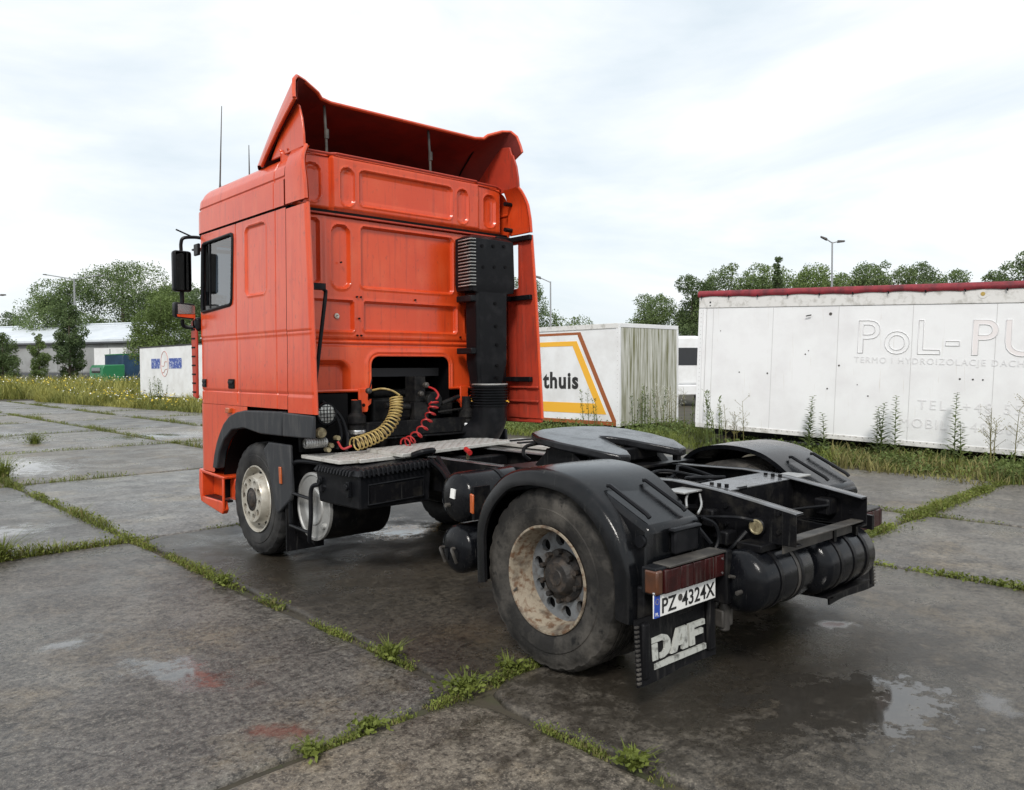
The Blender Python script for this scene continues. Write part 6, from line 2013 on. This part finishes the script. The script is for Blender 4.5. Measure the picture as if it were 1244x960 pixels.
text_mesh('PU', 0.88, M['faded_pink'], 'faded_lettering', body, TF(5.10, 1.60), 0.001, 0.0, spacing=1.1)
text_mesh('PU', 0.88, M['faded_ink'], 'faded_lettering', body, TF(5.10, 1.60, -0.007), outline=0.007, spacing=1.1)
text_mesh('TERMO I HYDROIZOLACJE DACHÓ', 0.155, M['faded_ink'], 'faded_lettering', body, TF(3.22, 1.42), 0.001, 0.0, spacing=1.2)
text_mesh('TEL. +48 55', 0.24, M['faded_ink'], 'faded_lettering', body, TF(4.35, 0.62), 0.001, 0.0, spacing=1.35)
text_mesh('MOBIL. +48 60', 0.24, M['faded_ink'], 'faded_lettering', body, TF(4.05, 0.28), 0.001, 0.0, spacing=1.2)

# ------------------------------------------------------------------ trailer with yellow stripe
M['mould'] = mat('mouldy_white', (0.46, 0.46, 0.41), 0.7, c2=(0.15, 0.15, 0.065), vscale=3.2, vlo=0.42, vhi=0.62, vstretch=(4.5, 4.5, 0.22),
                 c3=(0.66, 0.66, 0.62), s3=4, lo3=0.5, hi3=0.66, st3=(8, 8, 0.2), bump=0.1)
M['t2_white'] = mat('panel_white', (0.76, 0.77, 0.78), 0.5, c2=(0.66, 0.66, 0.66), vscale=1.5, c3=(0.5, 0.5, 0.46), s3=6, lo3=0.68, hi3=0.85, st3=(6, 6, 0.3))
M['stripe_yellow'] = mat('stripe_yellow', (0.80, 0.42, 0.03), 0.5)
M['stripe_brown'] = mat('stripe_brown', (0.30, 0.085, 0.022), 0.5)
t2r = empty('striped_trailer', (11.55, 10.22, 0))
tag(t2r, 'white box trailer with yellow and brown stripe and a mouldy grey end', 'trailer')
def p2(name, m, x0, x1, y0, y1, z0, z1, parent=None, bevel=0.0):
    g = MB(); g.box(x0, x1, y0, y1, z0, z1); return g.build(name, M[m], parent or t2r, bevel=bevel)
b2 = p2('trailer_body', 't2_white', 0, 2.52, 0.03, 12.0, 0.16, 2.80, None, 0.01)
p2('end_wall', 'mould', 0.06, 2.46, -0.01, 0.028, 0.16, 2.72, None, 0.006)
p2('end_header', 't2_white', 0.0, 2.52, -0.02, 0.03, 2.72, 2.83, None, 0.008)
p2('corner_post', 't2_white', -0.012, 0.062, -0.018, 0.10, 0.14, 2.72, None, 0.006)
p2('corner_post', 't2_white', 2.455, 2.53, -0.018, 0.10, 0.14, 2.72, None, 0.006)
p2('roof_edge', 'trailer_top', -0.02, 0.0, 0.03, 12.0, 2.70, 2.83, None, 0.006)
p2('sill', 'stripe_brown', -0.012, 0.0, 0.10, 12, 0.16, 0.26)
p2('under_frame', 'deep', 0.4, 2.1, 0.3, 11.8, -0.03, 0.16)
for k in range(20):
    g = MB(); g.tube([(-0.014, 0.05, 0.3 + k * 0.12), (0.0, 0.05, 0.3 + k * 0.12)], 0.012, 6); g.build('rivet', M['panel_seam'], b2)
def stripe(name, m, pts, parent=b2):
    g = MB(); g.prism(pts, 'x', -0.006 if m == 'stripe_yellow' else -0.004, 0.0); return g.build(name, M[m], parent, 0)
# slanted end of the frame stripe: from the foot near the corner up to the top
stripe('brown_stripe', 'stripe_brown', [(0.09, 0.26), (0.24, 0.26), (1.46, 2.54), (1.46, 2.64), (1.36, 2.64)])
stripe('brown_stripe', 'stripe_brown', [(1.46, 2.57), (12, 2.57), (12, 2.64), (1.46, 2.64)])
stripe('yellow_stripe', 'stripe_yellow', [(0.44, 0.44), (0.68, 0.44), (1.64, 2.24), (1.64, 2.40), (1.50, 2.40)])
stripe('yellow_stripe', 'stripe_yellow', [(1.64, 2.27), (12, 2.27), (12, 2.40), (1.64, 2.40)])
stripe('yellow_stripe', 'stripe_yellow', [(0.68, 0.44), (12, 0.44), (12, 0.72), (0.83, 0.72)])
text_mesh('thuis', 0.62, M['ink'], 'black_lettering', b2, frame((-0.006, 1.44, 1.12), (0, -1, 0), (0, 0, 1), (-1, 0, 0)), 0.002, 0.022, align='RIGHT', spacing=1.12)

# ------------------------------------------------------------------ low white container at the left
M['logo_blue'] = mat('logo_blue', (0.03, 0.07, 0.32), 0.5, c2=(0.5, 0.55, 0.65), vscale=9, vlo=0.56, vhi=0.62, detail=2)
c_root = empty('white_container', (9.5, 34.2, 0))
tag(c_root, 'low white container with two blue lettering blocks at far left', 'container')
def p3(name, m, x0, x1, y0, y1, z0, z1, parent=None, bevel=0.0):
    g = MB(); g.box(x0, x1, y0, y1, z0, z1); return g.build(name, M[m], parent or c_root, bevel=bevel)
cb = p3('container_body', 't2_white', -0.15, 2.4, -1.5, 7.2, 0.32, 2.80, None, 0.02)
p3('roof_edge', 'ink', -0.17, 2.42, -1.52, 7.22, 2.80, 2.86)
p3('base_rail', 'dusty', -0.1, 2.3, -1.4, 7.1, 0.14, 0.32)
p3('support', 'deep', 0.1, 2.2, -1.0, 6.6, -0.03, 0.14)
p3('blue_lettering', 'logo_blue', -0.156, -0.15, 4.05, 5.35, 1.72, 2.22, cb)
p3('blue_lettering', 'logo_blue', -0.156, -0.15, 1.05, 2.75, 1.72, 2.22, cb)
M['logo_red'] = mat('logo_red', (0.50, 0.20, 0.16), 0.6)
for k in range(3):
    g = MB()
    if k == 0:
        pts = [(-0.156, 3.4 + 0.52 * math.cos(a), 1.95 + 0.62 * math.sin(a)) for a in np.linspace(0, 6.283, 30)]
    else:
        pts = catmull([(-0.156, 3.4 - 0.35, 1.95 + 0.45 - 0.35 * k), (-0.156, 3.4 - 0.05, 1.95 + 0.5 - 0.4 * k), (-0.156, 3.4 + 0.05, 1.95 + 0.2 - 0.3 * k), (-0.156, 3.4 + 0.4, 1.95 + 0.25 - 0.35 * k)], 6)
    g.tube(pts, 0.014, 5); g.build('red_swirl', M['logo_red'], cb)

# ------------------------------------------------------------------ warehouse
M['wh_roof'] = mat('pale_roof', (0.62, 0.66, 0.70), 0.5, c2=(0.52, 0.56, 0.60), vscale=0.4)
M['wh_wall'] = mat('warehouse_wall', (0.30, 0.31, 0.31), 0.7, c2=(0.22, 0.22, 0.22), vscale=0.5)
M['wh_dark'] = mat('warehouse_base', (0.08, 0.085, 0.095), 0.7)
wdir = Vector((25.5 - 14.97, 94.1 - 114.4, 0)).normalized()
wn_ = Vector((wdir.y, -wdir.x, 0))
if wn_.y > 0: wn_ = -wn_
W0 = Vector((14.97, 114.4, 0)) - wdir * 22
WL = 60
wroot = empty('warehouse', (W0.x, W0.y, 0), math.atan2(wdir.y, wdir.x))
tag(wroot, 'long low grey warehouse with pale sheet roof behind the meadow', 'building')
def pw(name, m, u0, u1, v0, v1, z0, z1, parent=None, bevel=0.0):
    g = MB(); g.box(u0, u1, v0, v1, z0, z1); return g.build(name, M[m], parent or wroot, bevel=bevel)
sgn_w = -1 if Vector((-wdir.y, wdir.x, 0)).dot(wn_) > 0 else 1
wall = pw('wall', 'wh_wall', 0, WL, 0, sgn_w * 26, -0.03, 5.2)
g = MB(); g.add([(0, -0.5 * sgn_w, 5.2), (WL, -0.5 * sgn_w, 5.2), (WL, 12 * sgn_w, 7.9), (0, 12 * sgn_w, 7.9), (WL, 26.5 * sgn_w, 5.0), (0, 26.5 * sgn_w, 5.0),
                (0, -0.5 * sgn_w, 4.95), (WL, -0.5 * sgn_w, 4.95)], [(0, 1, 2, 3), (3, 2, 4, 5), (0, 6, 7, 1)])
rf_ = g.build('roof', M['wh_roof'], wroot, 0)
pw('gutter', 'wh_dark', 0, WL, -0.56 * sgn_w, -0.5 * sgn_w, 4.75, 4.96, rf_)
pw('ridge_strip', 'wh_roof', 0, WL, 11.7 * sgn_w, 12.3 * sgn_w, 7.88, 8.05, rf_)
for k in range(15):
    pw('wall_panel', 'wh_wall', k * 4 + 0.06, k * 4 + 3.94, -0.06 * sgn_w, 0.0, 1.4, 4.6, wall)
    pw('base_panel', 'wh_dark', k * 4 + 0.04, k * 4 + 3.96, -0.07 * sgn_w, 0.0, 0.0, 1.3, wall)
for u in (38.0,):
    d = pw('gate', 't2_white', u, u + 5.0, -0.16 * sgn_w, -0.07 * sgn_w, 0, 4.2, wall)
    pw('gate_leaf_gap', 'wh_dark', u + 2.45, u + 2.55, -0.18 * sgn_w, -0.16 * sgn_w, 0, 4.1, d)

# ------------------------------------------------------------------ vehicles far behind
M['truck_green'] = mat('truck_green', (0.02, 0.17, 0.07), 0.4)
M['tarp_blue'] = mat('tarp_blue', (0.012, 0.04, 0.085), 0.5, c2=(0.02, 0.06, 0.12), vscale=1)
gr = empty('green_van', (17.9, 77.0, 0))
tag(gr, 'small green van parked left of the blue tarpaulin body', 'van')
g = MB(); g.prism([(-1.0, 0.45), (-1.0, 1.7), (-0.8, 2.1), (1.0, 2.15), (1.0, 0.45)], 'y', 0, 4.2); gb_ = g.build('van_body', M['truck_green'], gr, bevel=0.08)
g = MB(); g.box(-1.02, -0.99, 0.6, 3.4, 1.35, 1.85); g.build('van_window', M['dark_glass'], gr, 0)
for yy in (0.8, 3.4):
    g = MB(); g.lathe([(-1.05, 0.02), (-1.05, 0.2), (-1.05, 0.36), (-0.85, 0.38), (-0.8, 0.02)], (0, yy, 0.38), 'x', 20); g.build('wheel', M['tyre_front'], gr)
bt = empty('blue_tarp_body', (20.7, 79.0, 0))
tag(bt, 'dark blue tarpaulin truck body with a pale emblem behind the container', 'trailer')
g = MB(); g.box(-1.4, 1.3, 0, 6, 0.6, 3.1); g.build('tarpaulin', M['tarp_blue'], bt, bevel=0.05)
g = MB(); g.box(-1.42, 1.32, -0.02, 6.02, 3.1, 3.2); g.build('top_frame', M['truck_green'], bt)
g = MB(); g.box(-1.2, 1.1, 0.1, 5.8, 0.35, 0.6); g.build('bed', M['deep'], bt)
for yy in (1.0, 4.6):
    g = MB(); g.cyl((0, yy, 0.45), 'x', 0.45, -1.25, 1.2, 20); g.build('wheel', M['tyre_front'], bt)
g = MB()
g.prism([(-0.1, 1.0), (0.5, 2.4), (0.75, 2.5), (0.35, 1.7), (0.8, 1.0), (0.55, 0.95), (0.25, 1.4)], 'y', -0.012, 0.0); g.build('pale_emblem', M['alu'], bt, 0)

wt = empty('white_lorry', (24.4, 17.2, 0), R(-35))
tag(wt, 'white lorry cab just visible in the gap between the trailers', 'truck')
def pt(name, m, x0, x1, y0, y1, z0, z1, bevel=0.04):
    g = MB(); g.box(x0, x1, y0, y1, z0, z1); return g.build(name, M[m], wt, bevel=bevel)
pt('cab', 't2_white', -1.15, 1.15, 0, 2.0, 0.9, 3.0, 0.1)
pt('windscreen', 'dark_glass', -1.0, 1.0, -0.02, 0.05, 1.75, 2.5, 0.0)
pt('side_window', 'ink', -1.17, -1.13, 0.2, 1.2, 1.75, 2.4, 0.0)
pt('bumper', 't2_white', -1.15, 1.15, -0.1, 0.6, 0.45, 0.9, 0.05)
pt('cargo_box', 't2_white', -1.2, 1.2, 2.2, 7.5, 0.9, 3.1, 0.03)
for sx in (-1.0, 1.0):
    g = MB(); g.lathe([(-0.13, 0.02), (-0.13, 0.3), (-0.12, 0.47), (0.12, 0.47), (0.13, 0.02)], (sx, 1.2, 0.47), 'x', 24); g.build('wheel', M['tyre_front'], wt)
    g = MB(); g.lathe([(-0.13, 0.02), (-0.13, 0.3), (-0.12, 0.47), (0.12, 0.47), (0.13, 0.02)], (sx, 5.6, 0.47), 'x', 24); g.build('wheel', M['tyre_front'], wt)

# ------------------------------------------------------------------ lamp posts
M['galv'] = mat('galvanised', (0.30, 0.31, 0.32), 0.5, 0.4)
def lamp_post(label, x, y, h, arms, r=0.09, hl=0.35):
    root = empty('street_lamp', (x, y, 0))
    tag(root, label, 'lamp', 'street lamps around the yard')
    g = MB(); g.tube([(0, 0, -0.03), (0, 0, h * 0.5), (0, 0, h)], [r, r * 0.75, r * 0.5], 10); g.build('pole', M['galv'], root)
    g = MB(); g.box(-r * 1.8, r * 1.8, -r * 1.8, r * 1.8, -0.03, 0.25); g.build('pole_base', M['galv'], root)
    for (dx, dy, dz) in arms:
        v = Vector((dx, dy, dz))
        g = MB(); g.tube([(0, 0, h - 0.05), tuple(v + Vector((0, 0, h)))], r * 0.4, 6); am = g.build('arm', M['galv'], root)
        e_ = v + Vector((0, 0, h)); d_ = v.normalized()
        sd = d_.cross(Vector((0, 0, 1))).normalized()
        a_ = e_ - d_ * 0.05; b_ = e_ + d_ * hl
        g = MB()
        w_ = sd * 0.13
        u_ = Vector((0, 0, 0.07))
        g.hexa([a_ - w_ - u_, b_ - w_ * 0.7 - u_, b_ + w_ * 0.7 - u_, a_ + w_ - u_], [a_ - w_ * 0.7 + u_, b_ - w_ * 0.4 + u_ * 0.3, b_ + w_ * 0.4 + u_ * 0.3, a_ + w_ * 0.7 + u_])
        g.build('lamp_head', M['dusty'], am, bevel=0.02)
lamp_post('tall lamp post with level arms in front of the left trees', 18.2, 91.5, 11.4, ((-2.2, 2.0, 0.45), (2.0, -1.8, 0.35)), 0.16)
lamp_post('lamp post outside the left edge whose arm reaches into view', 6.6, 70.0, 7.3, ((1.1, -1.5, 0.15), (-1.5, 1.4, 0.15)), 0.12)
lamp_post('slim lamp post right behind the orange side fairing', 27.7, 28.9, 6.55, ((-0.42, 0.42, 0.22),), 0.075)
lamp_post('two-armed lamp post rising behind the long white trailer', 39.6, 18.2, 8.7, ((-0.22, 0.25, 0.18), (0.22, -0.25, 0.03)), 0.085)

# ------------------------------------------------------------------ trees
TG = 'trees behind the yard'
tree('large round tree towering behind the warehouse roof', 31.5, 121, 17.6, 14, 101, 'leaf_mid', 0.55, 9000, 0.2, 'round', TG, lobes=24)
tree('left half of the big tree group behind the warehouse', 25.0, 123, 14.5, 12, 102, 'leaf_mid', 0.55, 7000, 0.2, 'round', TG, lobes=20)
tree('right shoulder of the big tree group behind the warehouse', 37.0, 114, 14.0, 11, 103, 'leaf_mid', 0.55, 6500, 0.2, 'round', TG, lobes=20)
tree('slim tree before the warehouse beside the lamp post', 16.6, 87.2, 8.4, 3.8, 104, 'leaf_dark', 0.42, 2600, 0.08, 'loose', TG, lobes=44)
tree('light green tree in front of the warehouse behind the container', 17.0, 61.2, 8.3, 5.0, 105, 'leaf_light', 0.30, 5200, 0.2, 'round', TG)
tree('bushy low tree at the left picture edge by the warehouse', 10.9, 88.0, 5.4, 3.8, 106, 'leaf_mid', 0.32, 3000, 0.02, 'round', TG, lobes=36)
tree('narrow young tree before the warehouse wall, second from left edge', 13.6, 86.0, 5.3, 2.4, 107, 'leaf_light', 0.28, 1700, 0.05, 'loose', TG, lobes=36)
tree('dark tree beside the cab mirror at left', 22.0, 64.5, 8.6, 5.5, 108, 'leaf_dark', 0.35, 3800, 0.15, 'round', TG)
tree('small bush right of the warehouse gate', 22.4, 73.0, 3.4, 2.6, 109, 'leaf_light', 0.28, 1400, 0.0, 'round', TG)
tree('distant low tree at the far left above the roof', 26, 170, 12.5, 11, 110, 'leaf_dark', 0.7, 2400, 0.2, 'round', TG)
tree('tree between the orange fairing and the slim lamp post', 37.0, 41.0, 8.6, 5.4, 111, 'leaf_mid', 0.28, 4800, 0.15, 'loose', TG)
tree('low bush right of the slim lamp post', 40.0, 39, 5.6, 4.8, 112, 'leaf_light', 0.28, 2600, 0.05, 'round', TG)
tree('distant shrub above the striped trailer roof', 45, 41, 5.3, 4.5, 113, 'leaf_dark', 0.3, 1600, 0.05, 'round', TG)
tree('leftmost tree of the right-hand row, above the trailer gap', 50.7, 39.2, 7.9, 6.4, 114, 'leaf_mid', 0.32, 5200, 0.1, 'round', TG)
tree('dark tree behind the left corner of the long trailer', 52.3, 36.6, 9.4, 6.2, 115, 'leaf_dark', 0.34, 5200, 0.1, 'round', TG)
tree('light tree over the left half of the long trailer', 53.5, 33.6, 10.2, 6.8, 116, 'leaf_mid', 0.34, 5600, 0.15, 'round', TG)
tree('round tree just left of the pointed tree', 55.0, 31.0, 10.0, 6.4, 117, 'leaf_light', 0.34, 5200, 0.15, 'round', TG)
tree('pointed narrow tree left of the two-armed lamp post', 42.0, 22.9, 8.6, 3.2, 118, 'leaf_dark', 0.28, 3800, 0.25, 'cone', TG)
tree('low light trees left of the two-armed lamp post', 57.4, 28.2, 9.9, 7.4, 119, 'leaf_light', 0.34, 5200, 0.15, 'round', TG)
tree('rounded tree right of the two-armed lamp post', 69.5, 32.0, 10.4, 7.4, 120, 'leaf_mid', 0.40, 5200, 0.15, 'round', TG)
tree('highest tree right of the two-armed lamp post', 72.2, 29.6, 11.6, 8, 121, 'leaf_mid', 0.40, 6200, 0.15, 'round', TG)
tree('second crown of the right tree group', 74.6, 27.2, 11.4, 7.6, 122, 'leaf_dark', 0.40, 5400, 0.15, 'round', TG)
tree('low end of the right tree group', 76.5, 24.2, 10.6, 7.6, 123, 'leaf_mid', 0.40, 5200, 0.15, 'round', TG)
tree('small tree before the right picture edge', 62.6, 17.0, 8.8, 3.8, 124, 'leaf_mid', 0.34, 3000, 0.2, 'loose', TG)
tree('tree at the right picture edge', 59.3, 14.0, 9.8, 4.6, 125, 'leaf_mid', 0.32, 3600, 0.2, 'loose', TG)
tree('filler crown between the dark tree and the light tree at right', 55.5, 36.5, 9.2, 6.4, 126, 'leaf_mid', 0.34, 4200, 0.1, 'round', TG)
tree('crown behind the pointed tree', 60.5, 30.8, 9.8, 7.0, 127, 'leaf_mid', 0.36, 4600, 0.1, 'round', TG)
tree('crown just right of the lamp post pole', 66.5, 33.6, 9.6, 7.0, 128, 'leaf_light', 0.38, 4600, 0.1, 'round', TG)
tree('crown linking the two highest trees at right', 73.5, 28.2, 11.0, 8.0, 129, 'leaf_mid', 0.40, 4600, 0.1, 'round', TG)
